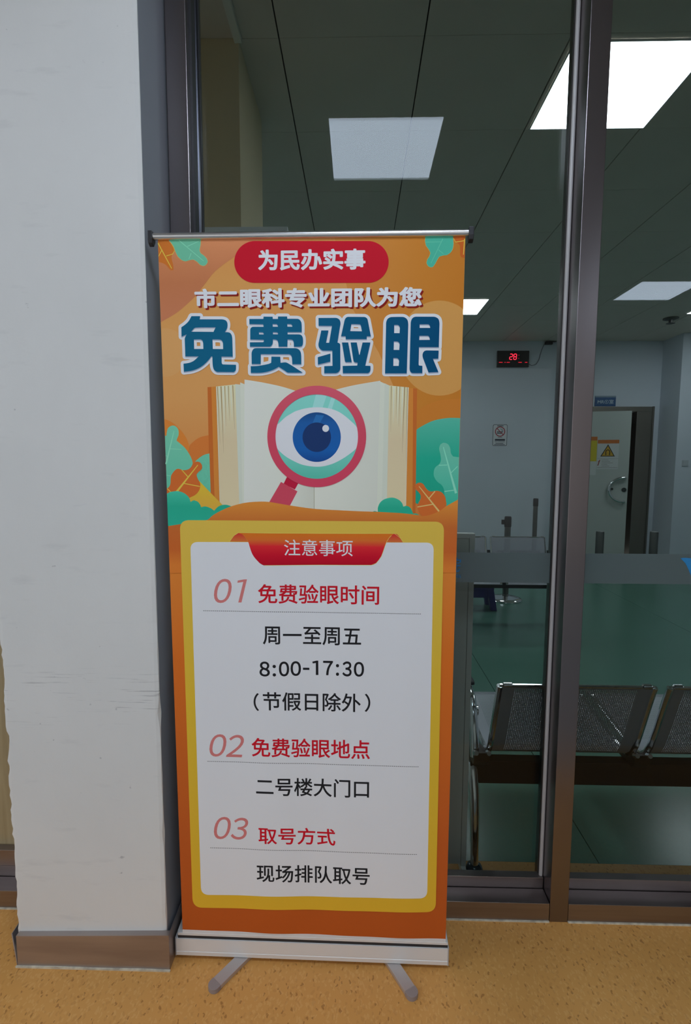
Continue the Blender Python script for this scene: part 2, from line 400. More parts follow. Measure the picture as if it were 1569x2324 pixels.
# bay left of the pillar: only a sliver shows
WOODP = mat('wood_film_panel', (0.45, 0.36, 0.20), 0.45, noise=(6, (8, 8, 0.5), (0.34, 0.26, 0.13), 0.9))
w3 = struct(empty('window_3'), 'yellowish wood-look panel above steel rails, left of the pillar', 'panel')
rail(-3.0, -0.985, w3)
MB().box(-3.0, -0.985, 0.058, 0.0845, 0.10, 0.155).build('rail', STEEL_H, w3, 0.001)
MB().box(-3.0, -0.985, GY0, GY1, 0.10, CEIL).build('panel', WOODP, w3)
struct(box('wall_front', WHITEWALL, 3.06, 6.0, 0.0, 0.14, 0, CEIL), 'white wall beyond the right end of the glass', 'wall')
struct(box('wall_light_blocker', mat('light_blocker_dark', (0.26, 0.23, 0.19), 0.7), 3.7, 3.8, -8, 0.0, 0, CEIL), 'unseen dark wall added on the right to cut the light from that side', 'wall')  # added out of view to keep side light off the pillar's right face
# square column just inside the glass on the left, with cable trunking on the ceiling
struct(box('pillar', mat('beige_column_paint', (0.78, 0.66, 0.44), 0.6, noise=(2, (1, 1, 1), (0.70, 0.58, 0.37), 0.6)), -1.30, -0.506, 0.785, 1.30, 0, CEIL-0.001), 'beige column inside the waiting room, at the upper left of the glass', 'pillar')
struct(box('trim_2', mat('trunking_grey', (0.80, 0.80, 0.74), 0.5), -0.522, -0.492, 0.15, 0.784, CEIL-0.022, CEIL-0.001), 'thin pale cable trunking on the ceiling, leading to the beige column', 'trunking')

# ------------------------------------------------------------------ ceiling lights
DIFF_ROOM = lamp_mat('room_light_diffuser', (0.84, 0.91, 1.0), LAMP_ROOM)
DIFF_HALL = lamp_mat('hall_light_diffuser', (0.76, 0.885, 1.08), LAMP_HALL)
LFRAME = mat('light_frame', (0.7, 0.72, 0.73), 0.4)
def panel_light(cx, cy, dm, label, group):
    t = tag(empty('ceiling_light', (cx, cy, CEIL)), label, 'ceiling light', group)
    MB().box(-0.292, 0.292, -0.275, 0.275, -0.006, -0.0015).build('diffuser', dm, t)
    MB().box(-0.298, 0.298, -0.281, -0.2755, -0.008, -0.001).box(-0.298, 0.298, 0.2755, 0.281, -0.008, -0.001).box(-0.298, -0.2925, -0.2755, 0.2755, -0.008, -0.001).box(0.2925, 0.298, -0.2755, 0.2755, -0.008, -0.001).build('frame', LFRAME, t)
    return t
rl = ['large bright ceiling light crossing the steel mullion at upper right', 'small bright ceiling light beside the upper right edge of the banner', 'ceiling light at the right picture edge near the smoke detector', 'waiting room ceiling light near the glass, beyond the right picture edge', 'waiting room ceiling light near the glass, hidden left behind the pillar', 'waiting room ceiling light by the back wall, hidden behind the pillar']
for i, (x, y) in enumerate(ROOM_LAMPS):
    panel_light(x, y, DIFF_ROOM, rl[i], 'waiting room ceiling lights')
HALL_LAMPS = [(0.135, -1.375), (3.02, -3.74), (0.135, -3.74), (-2.75, -3.74), (-2.75, -1.375)]
hl = ['hall ceiling light reflected dimly in the glass above the banner', 'hall ceiling light reflected in the glass at the right edge', 'hall ceiling light far behind the photographer', 'hall ceiling light far behind the photographer to the left', 'hall ceiling light left of the photographer']
for i, (x, y) in enumerate(HALL_LAMPS):
    panel_light(x, y, DIFF_HALL, hl[i], 'hall ceiling lights')

# ------------------------------------------------------------------ roll-up banner
BX, BY, BYAW, BTILT, BW2 = -0.120, -0.1532, -0.013, 0.0155, 0.3798
rb = tag(empty('roll_up_banner', (BX, BY, 0), BYAW), 'orange roll-up banner stand with a big printed eye under a magnifying glass', 'banner')
SB = Matrix.Translation((BX, BY, 0)) @ Matrix.Rotation(BYAW, 4, 'Z') @ Matrix.Rotation(BTILT, 4, 'X')
SBI = SB.inverted()
LSTEP = 0.0001
def uv(px, py, lay=0):
    """photo point -> banner sheet coordinates (u across, v up) on the print layer"""
    o = SBI @ CPOS; d = SBI.to_3x3() @ ray(px, py)
    t = (-LSTEP*lay - o.y)/d.y
    p = o + d*t
    return (p.x, p.z)
def wave(u, v):
    a = 0.6*math.sin(2*math.pi*u/0.33+0.9) + 0.4*math.sin(2*math.pi*u/0.19+2.1)
    return 0.0022*a*(1.0-v/2.05)
def finish_print(name, verts2, faces, m, lay, parent):
    me = bpy.data.meshes.new(name)
    me.from_pydata([(p[0], 0, p[1]) for p in verts2], [], faces)
    bm = bmesh.new(); bm.from_mesh(me)
    us = [p[0] for p in verts2]; vs_ = [p[1] for p in verts2]
    u0, u1, v0, v1 = min(us), max(us), min(vs_), max(vs_)
    k = math.ceil(u0/0.01)
    while k*0.01 < u1:
        bmesh.ops.bisect_plane(bm, geom=bm.verts[:]+bm.edges[:]+bm.faces[:], plane_co=(k*0.01, 0, 0), plane_no=(1, 0, 0)); k += 1
    k = math.ceil(v0/0.1)
    while k*0.1 < v1:
        bmesh.ops.bisect_plane(bm, geom=bm.verts[:]+bm.edges[:]+bm.faces[:], plane_co=(0, 0, k*0.1), plane_no=(0, 0, 1)); k += 1
    for f in bm.faces:
        f.normal_update()
        if f.normal.y > 0: f.normal_flip()
    for vv in bm.verts:
        vv.co.y = -LSTEP*lay + wave(vv.co.x, vv.co.z)
    bm.to_mesh(me); bm.free(); me.materials.append(m)
    o = bpy.data.objects.new(name, me); COL.objects.link(o); o.parent = parent
    return o
def fill(loops):
    vv = []; 
    for l in loops: vv += l
    tris = tessellate_polygon([[Vector((p[0], p[1], 0)) for p in l] for l in loops])
    return vv, [tuple(t) for t in tris]
def stroke(segs, r, n=10):
    """thick flat line round every segment; r in sheet units (number, or pair for taper)"""
    v, f = [], []; done = set()
    for a, b in segs:
        ra, rb_ = (r if isinstance(r, tuple) else (r, r))
        dx, dy = b[0]-a[0], b[1]-a[1]; L = math.hypot(dx, dy)
        if L < 1e-7: continue
        nx, ny = -dy/L, dx/L; k = len(v)
        v += [(a[0]+nx*ra, a[1]+ny*ra), (b[0]+nx*rb_, b[1]+ny*rb_), (b[0]-nx*rb_, b[1]-ny*rb_), (a[0]-nx*ra, a[1]-ny*ra)]
        f.append((k, k+1, k+2, k+3))
        if n:
            for c, rr in ((a, ra), (b, rb_)):
                key = (round(c[0], 6), round(c[1], 6))
                if key in done: continue
                done.add(key); k = len(v)
                v += [(c[0]+rr*math.cos(2*math.pi*i/n), c[1]+rr*math.sin(2*math.pi*i/n)) for i in range(n)]
                f.append(tuple(range(k, k+n)))
    return v, f
def join(*parts):
    V, Fc = [], []
    for v, f in parts:
        k = len(V); V += list(v); Fc += [tuple(i+k for i in t) for t in f]
    return V, Fc
def union(geo, sc=1.0):
    """merge overlapping flat faces into one sheet without overlaps"""
    v, f = geo
    if not f: return geo
    def ccw(t):
        a = sum(v[t[i]][0]*v[t[(i+1) % len(t)]][1]-v[t[(i+1) % len(t)]][0]*v[t[i]][1] for i in range(len(t)))
        if abs(a)*sc*sc < 2e-6: return None
        return list(t) if a > 0 else list(t)[::-1]
    r = delaunay_2d_cdt([Vector((p[0]*sc, p[1]*sc)) for p in v], [], [q for q in map(ccw, f) if q], 1, 1e-6, True)
    keep = [tuple(t) for t, o in zip(r[2], r[5]) if len(o)]
    return [(p[0]/sc, p[1]/sc) for p in r[0]], keep
def loop_segs(loops): return [(l[i], l[(i+1) % len(l)]) for l in loops for i in range(len(l))]

def pmat(name, stops, axis='v', rough=0.42):
    """print ink: stops = [(position in sheet coordinates, photo colour)] or a single colour"""
    if name in MATS: return MATS[name]
    m, nt, b = new_mat(name); N, L = nt.nodes, nt.links
    b.inputs['Roughness'].default_value = 0.6; b.inputs['Specular IOR Level'].default_value = 0.05
    if isinstance(stops[0], (int, float)):
        b.inputs['Base Color'].default_value = (*alb(stops), 1)
    else:
        tc = N.new('ShaderNodeTexCoord'); sx_ = N.new('ShaderNodeSeparateXYZ'); L.new(tc.outputs['Object'], sx_.inputs[0])
        stops = sorted(stops, key=lambda s: s[0]); lo, hi = stops[0][0], stops[-1][0]
        mr = N.new('ShaderNodeMapRange'); mr.inputs[1].default_value = lo; mr.inputs[2].default_value = hi
        L.new(sx_.outputs[2 if axis == 'v' else 0], mr.inputs[0])
        rp = N.new('ShaderNodeValToRGB'); L.new(mr.outputs[0], rp.inputs[0]); L.new(rp.outputs[0], b.inputs['Base Color'])
        e = rp.color_ramp.elements
        e[0].position = 0; e[0].color = (*alb(stops[0][1]), 1); e[1].position = 1; e[1].color = (*alb(stops[-1][1]), 1)
        for p, c in stops[1:-1]:
            q = e.new((p-lo)/(hi-lo)); q.color = (*alb(c), 1)
    MATS[name] = m
    return m
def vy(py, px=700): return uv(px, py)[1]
def ux(px, py=900): return uv(px, py)[0]

# sheet itself
VB, VT = 0.092, 1.992
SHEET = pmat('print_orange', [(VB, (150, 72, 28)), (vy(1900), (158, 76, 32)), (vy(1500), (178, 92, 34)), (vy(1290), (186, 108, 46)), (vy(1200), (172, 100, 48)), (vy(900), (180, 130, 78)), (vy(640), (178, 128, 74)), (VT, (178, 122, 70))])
def rect_mesh(u0, u1, v0, v1): return [(u0, v0), (u1, v0), (u1, v1), (u0, v1)], [(0, 1, 2, 3)]
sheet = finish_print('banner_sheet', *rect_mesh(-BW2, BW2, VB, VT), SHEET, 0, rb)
sheet.rotation_euler = (BTILT, 0, 0)
UL, UR = -BW2+0.0004, BW2-0.0004
def clipu(pts): return [(min(max(p[0], UL), UR), min(max(p[1], VB), VT)) for p in pts]
def tr(pts, ox, oy, s, lay): return clipu([uv(ox+x/s, oy+y/s, lay) for x, y in pts])
def soften(l, lim=0.9, sub=5):
    n = len(l); out = []; d = []; ln = []
    for i in range(n):
        dx, dy = l[(i+1) % n][0]-l[i][0], l[(i+1) % n][1]-l[i][1]; q = math.hypot(dx, dy) or 1e-9
        d.append((dx/q, dy/q)); ln.append(q)
    tan = []
    for i in range(n):
        a, b = d[i-1], d[i]; ang = abs(math.atan2(a[0]*b[1]-a[1]*b[0], a[0]*b[0]+a[1]*b[1]))
        if ang > lim: tan.append(None); continue
        wa, wb = ln[i-1]**2, ln[i]**2; t = (a[0]*wa+b[0]*wb, a[1]*wa+b[1]*wb); q = math.hypot(*t) or 1e-9
        tan.append((t[0]/q, t[1]/q))
    for i in range(n):
        j = (i+1) % n; t0 = tan[i] or d[i]; t1 = tan[j] or d[i]; L_ = ln[i]
        out.append(l[i])
        if abs(t0[0]*d[i][1]-t0[1]*d[i][0]) < 0.02 and abs(t1[0]*d[i][1]-t1[1]*d[i][0]) < 0.02: continue
        for k in range(1, sub):
            t = k/sub; h00, h10, h01, h11 = 2*t**3-3*t*t+1, t**3-2*t*t+t, -2*t**3+3*t*t, t**3-t*t
            out.append(tuple(h00*l[i][c]+h10*L_*t0[c]+h01*l[j][c]+h11*L_*t1[c] for c in (0, 1)))
    return out
def shape(name, loops, m, lay, ox=0, oy=0, s=1.0, smooth=True):
    """loops of photo points (crop coordinates with origin ox,oy and scale s)"""
    L = []
    for l in loops:
        if smooth and len(l) < 60: l = soften(l)
        L.append(tr(l, ox, oy, s, lay))
    return finish_print(name, *fill(L), m, lay, sheet)
def lines(name, segs, m, lay, ox, oy, s, r):
    rr = tuple(x/s*0.00106 for x in r) if isinstance(r, tuple) else r/s*0.00106
    parts = []
    for sg in segs:
        a, b = tr(sg[:2], ox, oy, s, lay)
        w_ = rr if len(sg) == 2 else tuple(x/s*0.00106 for x in sg[2])
        parts.append(stroke([(a, b)], w_, 0))
    return finish_print(name, *union(join(*parts), 10.0), m, lay, sheet)
def ellipse(cx, cy, rx, ry, n=72): return [(cx+rx*math.cos(2*math.pi*i/n), cy+ry*math.sin(2*math.pi*i/n)) for i in range(n)]

# --- background tones
shape('printed_backdrop', [[(760, 535), (1075, 535), (1060, 960), (930, 960), (860, 800), (800, 700)]], pmat('print_ochre', [(ux(760, 600), (172, 116, 60)), (ux(960, 600), (166, 106, 42)), (ux(1050, 600), (163, 102, 38))], 'u'), 1, smooth=False)
shape('printed_backdrop', [ellipse(998, 790, 95, 108, 60)], pmat('print_tan', (174, 127, 70)), 2)
shape('printed_backdrop', [ellipse(375, 800, 50, 55, 40)], pmat('print_tan_light', (180, 134, 84)), 2)
shape('printed_backdrop', [[(340, 530), (640, 530), (590, 545), (560, 562), (532, 583), (490, 614), (461, 650), (443, 673), (405, 707), (369, 729), (345, 740)]],
      pmat('print_brown', [(vy(735), (166, 104, 76)), (vy(640), (161, 100, 68)), (vy(545), (178, 116, 80))]), 2)
# --- hills
O3 = (360, 940, 7.845); O4 = (840, 900, 7.471); O5 = (460, 850, 3.138); O6 = (590, 860, 6.035)
shape('printed_hill', [[(40, 85), (80, 88), (150, 102), (230, 140), (300, 190), (400, 290), (480, 400), (525, 500), (545, 580), (600, 900), (600, 2100), (40, 2100)]], pmat('print_hill_left', (182, 110, 48)), 2, *O3)
shape('printed_hill', [[(500, 900), (545, 580), (620, 490), (720, 420), (820, 388), (920, 372), (1000, 900), (1000, 1700), (500, 1700)]], pmat('print_hill_mid', (176, 101, 48)), 3, *O3)
shape('printed_hill', [[(700, 330), (830, 225), (950, 150), (1100, 85), (1300, 48), (1560, 36), (1560, 900), (700, 900)]], pmat('print_hill_right', (168, 104, 42)), 3, *O4)
shape('printed_hill', [[(740, 600), (780, 570), (850, 520), (1000, 440), (1100, 402), (1200, 380), (1300, 366), (1400, 361), (1560, 366), (1560, 1720), (1465, 1760), (1290, 1862), (900, 1850), (740, 1790)]],
      pmat('print_green_hill', [(vy(1150, 1000), (30, 134, 112)), (vy(1040, 1000), (32, 140, 118)), (vy(950, 1000), (70, 152, 134))]), 4, *O4)
# --- open book
PG = pmat('print_page_beige', [(vy(1150), (182, 170, 140)), (vy(1000), (178, 164, 136)), (vy(870), (192, 180, 150))])
shape('printed_book_cover', [[(35, 90), (62, 88), (85, 880), (50, 838)]], pmat('print_cover_dark', (164, 88, 40)), 5, *O5)
shape('printed_book_cover', [[(62, 88), (96, 85), (122, 925), (85, 880)]], pmat('print_cover', (176, 112, 50)), 5, *O5)
shape('printed_book_cover', [[(1468, 95), (1500, 98), (1495, 990), (1448, 940)]], pmat('print_cover', (176, 112, 50)), 5, *O5)
shape('printed_book_cover', [[(1500, 98), (1528, 101), (1516, 1000), (1495, 990)]], pmat('print_cover_dark', (164, 88, 40)), 5, *O5)
shape('printed_page_block', [[(95, 85), (235, 70), (268, 940), (122, 940)]], PG, 5, *O5)
shape('printed_page_block', [[(1328, 78), (1470, 92), (1450, 960), (1312, 960)]], PG, 5, *O5)
DL = pmat('print_page_line', (134, 112, 76)); LL = pmat('print_page_light', (206, 198, 176))
for seg_ in (((106, 86), (125, 500), (2.6, .3)), ((131, 84), (150, 560), (3.6, .3)), ((158, 82), (167, 370), (2.4, .3)), ((183, 80), (192, 330), (2.4, .3)), ((215, 76), (228, 390), (3.0, .3)),
      ((1345, 82), (1340, 410), (2.6, .3)), ((1383, 85), (1378, 310), (2.4, .3)), ((1406, 86), (1398, 370), (2.4, .3)), ((1440, 89), (1422, 560), (3.4, .3)), ((1459, 92), (1450, 640), (2.4, .3))):
    lines('printed_page_line', [seg_], DL, 6, *O5, 1)
for seg_ in (((99, 88), (122, 900), (2.4, 1)), ((118, 86), (135, 400), (3, .4)), ((145, 84), (158, 420), (4, .4)), ((171, 82), (180, 320), (3, .4)), ((200, 78), (210, 330), (4, .4)),
      ((1463, 94), (1448, 930), (2.2, 1)), ((1426, 90), (1412, 450), (4, .4)), ((1395, 87), (1388, 350), (3, .4)), ((1364, 85), (1358, 350), (4, .4))):
    lines('printed_page_line', [seg_], LL, 6, *O5, 1)
shape('printed_page', [[(232, 68), (268, 72), (300, 925), (262, 930)]], pmat('print_leaf_a', (172, 177, 167)), 6, *O5)
shape('printed_page', [[(268, 56), (300, 70), (320, 915), (284, 925)]], pmat('print_leaf_b', (177, 181, 171)), 7, *O5)
shape('printed_page', [[(1297, 62), (1330, 78), (1312, 960), (1275, 985)]], pmat('print_leaf_a', (172, 177, 167)), 6, *O5)
shape('printed_page', [[(1266, 50), (1297, 64), (1275, 985), (1240, 985)]], pmat('print_leaf_b', (177, 181, 171)), 7, *O5)
shape('printed_page', [[(299, 36), (360, 45), (420, 55), (480, 67), (540, 80), (600, 96), (650, 112), (720, 136), (800, 165), (795, 985), (620, 985), (295, 940)]], pmat('print_page_left', [(ux(556), (184, 187, 180)), (ux(660), (180, 183, 176)), (ux(714), (170, 172, 164))], 'u'), 8, *O5)
shape('printed_page', [[(800, 165), (880, 130), (960, 105), (1030, 87), (1100, 72), (1180, 58), (1266, 44), (1240, 1000), (795, 985)]], pmat('print_page_right', [(ux(714), (182, 185, 177)), (ux(862), (174, 177, 170))], 'u'), 8, *O5)
lines('printed_seam', [((795, 790), (795, 975))], pmat('print_seam', (128, 122, 96)), 9, *O5, 1.6)
# --- magnifying glass and eye
ring_o = ellipse(780, 788, 677, 695, 96); ring_i = ellipse(780, 790, 565, 578, 96)
shape('printed_handle', [[(375, 1335), (535, 1415), (480, 1515), (325, 1435)]], pmat('print_crimson', (158, 28, 54)), 9, *O6)
shape('printed_handle', [[(290, 1410), (515, 1540), (400, 1760), (110, 1720)]], pmat('print_rose_dark', (170, 62, 80)), 10, *O6)
shape('printed_lens', [ellipse(780, 790, 600, 612, 96)], pmat('print_teal', [(vy(1085), (74, 158, 142)), (vy(1040), (96, 170, 158)), (vy(900), (112, 178, 170))]), 10, *O6)
shape('printed_lens_shine', [[(770, 205), (920, 215), (860, 395), (720, 395)]], pmat('print_teal_light', (134, 186, 182)), 11, *O6)
shape('printed_lens_shine', [[(990, 225), (1040, 245), (985, 420), (930, 400)]], pmat('print_teal_light', (134, 186, 182)), 11, *O6)
shape('printed_eye', [[(205, 660), (270, 600), (350, 525), (420, 480), (500, 438), (640, 400), (790, 388), (940, 402), (1060, 440), (1150, 495), (1240, 570), (1330, 665), (1360, 790), (1330, 935), (1220, 1035), (1090, 1118), (950, 1178), (790, 1203), (600, 1180), (450, 1118), (320, 1035), (218, 920), (200, 790)]], pmat('print_eye_white', (200, 199, 209)), 12, *O6)
shape('printed_iris', [ellipse(780, 797, 330, 340, 72)], pmat('print_iris', [(vy(1048), (24, 62, 122)), (vy(1020), (26, 80, 146)), (vy(960), (30, 78, 138)), (vy(936), (28, 64, 112))]), 13, *O6)
shape('printed_iris_shine', [[(770, 490), (880, 500), (820, 610), (720, 610)], ], pmat('print_iris_light', (38, 92, 150)), 14, *O6)
shape('printed_pupil', [ellipse(780, 798, 195, 202, 60)], pmat('print_pupil', (28, 48, 90)), 15, *O6)
shape('printed_highlight', [ellipse(902, 678, 46, 48, 32)], pmat('print_white', (210, 208, 214)), 16, *O6)
shape('printed_ring', [ring_o, ring_i], pmat('print_rose', [(vy(1105), (174, 58, 82)), (vy(980), (172, 64, 82)), (vy(880), (178, 76, 94))]), 16, *O6)
# --- plants left
GLF = pmat('print_leaf_green', [(vy(1110, 420), (84, 160, 136)), (vy(970, 420), (100, 168, 144))]); VEIN = pmat('print_vein_green', (118, 180, 156))
EDGE = pmat('print_leaf_edge', (205, 160, 90))
shape('printed_leaf', [[(655, 852), (700, 800), (780, 740), (850, 712), (905, 700), (928, 1405), (720, 1190), (660, 1000)]], GLF, 6, *O3)
shape('printed_leaf', [[(60, 378), (90, 378), (140, 386), (146, 330), (165, 255), (210, 215), (270, 203), (325, 235), (355, 290), (355, 370), (328, 440), (322, 475), (345, 490), (460, 590), (540, 700), (590, 800), (606, 880), (570, 950), (520, 985), (440, 997), (330, 990), (300, 1100), (260, 1300), (130, 1400), (60, 1400)]], GLF, 6, *O3)
lines('printed_vein', [((275, 300), (128, 890), (6, 16)), ((205, 615), (410, 628), (5, 4)), ((108, 735), (165, 760), (5, 4)), ((125, 1085), (215, 1100), (5, 4))], VEIN, 7, *O3, 1)
shape('printed_beam', [[(700, 1170), (735, 1200), (920, 1392), (1135, 1612), (1090, 1700), (990, 1800), (560, 1800), (520, 1500), (700, 1350)]], pmat('print_gold', [(vy(1160, 450), (186, 140, 58)), (vy(1095, 450), (200, 156, 48))]), 9, *O3)
BLF = pmat('print_leaf_brown', (174, 90, 42)); BV = pmat('print_vein_gold', (222, 162, 66))
bleaf = [(660, 850), (700, 845), (745, 865), (775, 920), (765, 980), (710, 1030), (675, 1085), (690, 1140), (735, 1220), (742, 1290), (715, 1370), (650, 1440), (550, 1490), (400, 1600), (120, 1600), (120, 1340), (180, 1300), (210, 1240), (216, 1150), (230, 1080), (290, 1000), (350, 972), (430, 995), (510, 995), (570, 950), (620, 880)]
shape('printed_leaf', [bleaf], BLF, 10, *O3)
lines('printed_vein', [((700, 905), (320, 1385), (7, 20)), ((412, 990), (520, 1112), (8, 9)), ((450, 1232), (738, 1288), (8, 8)), ((155, 1325), (215, 1385), (8, 8))], BV, 11, *O3, 1)
BUSH = pmat('print_bush', [(vy(1195, 430), (40, 148, 126)), (vy(1150, 430), (36, 142, 118)), (vy(1115, 430), (58, 160, 136))])
shape('printed_bush', [[(100, 1440), (135, 1425), (180, 1398), (230, 1380), (340, 1370), (440, 1398), (510, 1448), (550, 1500), (570, 1562), (605, 1542), (640, 1535), (700, 1560), (740, 1610), (757, 1657), (830, 1643), (920, 1670), (990, 1718), (1050, 1655), (1120, 1620), (1200, 1613), (1270, 1630), (1330, 1655), (1300, 1760), (900, 1990), (380, 1968), (150, 2010), (100, 2012)]], BUSH, 12, *O3)
# --- plants right
shape('printed_leaf', [[(1175, 890), (1190, 825), (1220, 795), (1255, 783), (1320, 805), (1360, 870), (1375, 960), (1410, 1015), (1560, 1030), (1560, 1700), (1465, 1770), (1300, 1862), (1285, 1720), (1262, 1650), (1255, 1570), (1215, 1500), (1140, 1440), (1090, 1360), (1083, 1280), (1110, 1200), (1180, 1140), (1205, 1070), (1195, 980)]], pmat('print_leaf_green_b', [(vy(1140, 1030), (52, 152, 130)), (vy(1060, 1030), (82, 160, 140)), (vy(1010, 1030), (92, 160, 140))]), 6, *O4)
lines('printed_vein', [((1245, 855), (1462, 1640), (6, 22)), ((1170, 1165), (1312, 1160), (7, 7)), ((1485, 1185), (1370, 1300), (7, 7)), ((1265, 1610), (1425, 1588), (8, 8))], pmat('print_vein_green_b', (116, 180, 160)), 7, *O4, 1)
shape('printed_leaf', [[(768, 1520), (780, 1490), (805, 1470), (850, 1460), (905, 1485), (940, 1540), (985, 1590), (1040, 1610), (1130, 1598), (1210, 1620), (1265, 1680), (1287, 1750), (1290, 1860), (1180, 1960), (1040, 2060), (920, 2060), (860, 1995), (820, 1930), (806, 1860), (825, 1800), (858, 1735), (858, 1670), (820, 1615), (780, 1575)]], BLF, 8, *O4)
lines('printed_vein', [((832, 1522), (1175, 1950), (6, 16)), ((1105, 1605), (1005, 1722), (9, 9)), ((806, 1872), (1078, 1825), (9, 9))], pmat('print_vein_sand', (208, 158, 100)), 9, *O4, 1)
shape('printed_bush', [[(135, 1990), (133, 1940), (138, 1870), (180, 1788), (260, 1735), (380, 1713), (480, 1745), (540, 1800), (567, 1866), (620, 1853), (680, 1880), (715, 1940), (730, 1985), (790, 1985), (840, 2015), (840, 2060), (130, 2060)]], BUSH, 10, *O4)
shape('printed_bush', [[(40, 1955), (80, 1941), (135, 1955), (135, 2000), (40, 2000)]], BUSH, 10, *O4)
# --- front hill
def c5(x, y): return (460+x/3.138, 850+y/3.138)
def c4(x, y): return (840+x/7.471, 900+y/7.471)
front = [(360, 1300), (360, 1197)] + [c5(x, y) for x, y in ((-190, 1100), (30, 1036), (70, 1005), (120, 975), (200, 940), (300, 914), (400, 905), (480, 908), (620, 932), (800, 957), (1000, 968), (1100, 973), (1250, 978), (1400, 986), (1500, 996))] + [c4(x, y) for x, y in ((830, 2012), (920, 2026), (1040, 2000), (1180, 1942), (1290, 1862), (1465, 1764), (1560, 1715))] + [(1060, 1300)]
front[1] = (360, 1196); front[2] = (380, 1194)
shape('printed_hill', [front], pmat('print_front_hill', [(vy(1285), (186, 104, 44)), (vy(1250), (166, 84, 38)), (vy(1195), (164, 88, 42)), (vy(1145), (186, 116, 50))]), 13)
# --- top leaves
OA = (350, 530, 7.845); OB = (900, 520, 9.229)
shape('printed_leaf', [[(20, 60), (240, 60), (262, 140), (310, 190), (345, 260), (357, 310), (320, 370), (312, 450), (340, 560), (345, 650), (290, 650), (210, 560), (130, 520), (20, 495)]], pmat('print_leaf_rust', (170, 96, 40)), 4, *OA)
lines('printed_vein', [((62, 170), (312, 622), (10, 6)), ((135, 300), (72, 408), (7, 6)), ((215, 400), (330, 365), (7, 6)), ((330, 365), (362, 305), (6, 5)), ((345, 250), (290, 150), (3, 3)), ((345, 250), (362, 310), (3, 3))], BV, 5, *OA, 1)
g1 = [(230, 60), (275, 140), (300, 165), (350, 240), (385, 340), (420, 410), (490, 475), (560, 497), (640, 474), (700, 466), (760, 500), (820, 560), (880, 579), (930, 555), (957, 500), (935, 440), (890, 392), (830, 350), (810, 290), (828, 200), (832, 60)]
shape('printed_leaf', [g1], pmat('print_leaf_mint', (92, 157, 131)), 5, *OA)
lines('printed_vein', [((440, 120), (880, 488), (6, 4)), ((590, 230), (800, 135), (5, 4)), ((660, 350), (620, 450), (5, 4))], VEIN, 6, *OA, 1)
lines('printed_vein', [(g1[i], g1[i+1], (2.5, 2.5)) for i in range(1, len(g1)-1)], pmat('print_edge_tan', (190, 158, 92)), 6, *OA, 1)
g2 = [(608, 100), (603, 185), (600, 260), (620, 350), (680, 430), (712, 500), (690, 570), (645, 640), (630, 710), (660, 772), (715, 803), (770, 790), (820, 720), (860, 640), (900, 580), (980, 553), (1060, 545), (1140, 490), (1185, 410), (1200, 310), (1190, 185), (1190, 100)]
shape('printed_leaf', [g2], pmat('print_leaf_jade', (64, 150, 130)), 5, *OB)
lines('printed_vein', [((975, 200), (725, 715), (7, 5)), ((620, 275), (945, 265), (6, 5)), ((880, 430), (985, 515), (6, 5))], pmat('print_vein_jade', (88, 164, 142)), 6, *OB, 1)
lines('printed_vein', [(g2[i], g2[i+1], (2.5, 2.5)) for i in range(1, len(g2)-2)], pmat('print_edge_tan', (190, 158, 92)), 6, *OB, 1)
shape('printed_leaf', [[(1195, 100), (1200, 190), (1222, 245), (1270, 283), (1332, 350), (1338, 540), (1375, 592), (1480, 605), (1480, 100)]], pmat('print_leaf_rust2', (164, 82, 34)), 4, *OB)
lines('printed_vein', [((1432, 200), (1405, 535), (10, 7)), ((1240, 272), (1432, 240), (7, 7)), ((1200, 190), (1240, 272), (5, 5))], BV, 5, *OB, 1)

# --- yellow frame and white card
def rquad(tl, t_r, br, bl_, r, n=8):
    def corner(p, a, b):
        da = (a[0]-p[0], a[1]-p[1]); la = math.hypot(*da); db = (b[0]-p[0], b[1]-p[1]); lb = math.hypot(*db)
        p0 = (p[0]+da[0]/la*r, p[1]+da[1]/la*r); p1 = (p[0]+db[0]/lb*r, p[1]+db[1]/lb*r)
        out = []
        for i in range(n+1):
            t = i/n; w0, w1, w2_ = (1-t)**2, 2*t*(1-t), t*t
            out.append((w0*p0[0]+w1*p[0]+w2_*p1[0], w0*p0[1]+w1*p[1]+w2_*p1[1]))
        return out
    return corner(tl, bl_, t_r)+corner(t_r, tl, br)+corner(br, t_r, bl_)+corner(bl_, br, tl)
shape('printed_yellow_frame', [rquad((408, 1180.5), (1008.5, 1184), (989.5, 2071.5), (437.5, 2060), 22)], pmat('print_yellow', [(vy(2065), (186, 146, 42)), (vy(1600), (196, 152, 48)), (vy(1190), (188, 154, 66))]), 14)
shape('printed_card', [rquad((432, 1230), (985, 1231.5), (970, 2039.5), (456.5, 2031), 18)], pmat('print_card', (186, 187, 193)), 15)
O7 = (510, 1190, 3.736)
RIB = pmat('print_ribbon', [(vy(1284), (150, 14, 34)), (vy(1262), (166, 18, 38)), (vy(1240), (188, 36, 44)), (vy(1225), (180, 92, 40)), (vy(1210), (180, 98, 28))])
body = [(110, 72), (260, 75), (400, 77), (800, 79), (1200, 80), (1442, 78), (1415, 95), (1395, 115), (1372, 152), (1358, 190), (1345, 230), (1330, 270), (1310, 300), (1285, 330), (1245, 346), (800, 345), (340, 348), (305, 333), (280, 310), (250, 275), (230, 240), (213, 190), (200, 148), (180, 115), (155, 88)]
shape('printed_ribbon_curl', [[(42, 146), (60, 118), (80, 95), (118, 70), (150, 85), (175, 110), (200, 148)]], pmat('print_ribbon_curl', [(vy(1230), (176, 96, 48)), (vy(1212), (172, 44, 42))]), 16, *O7)
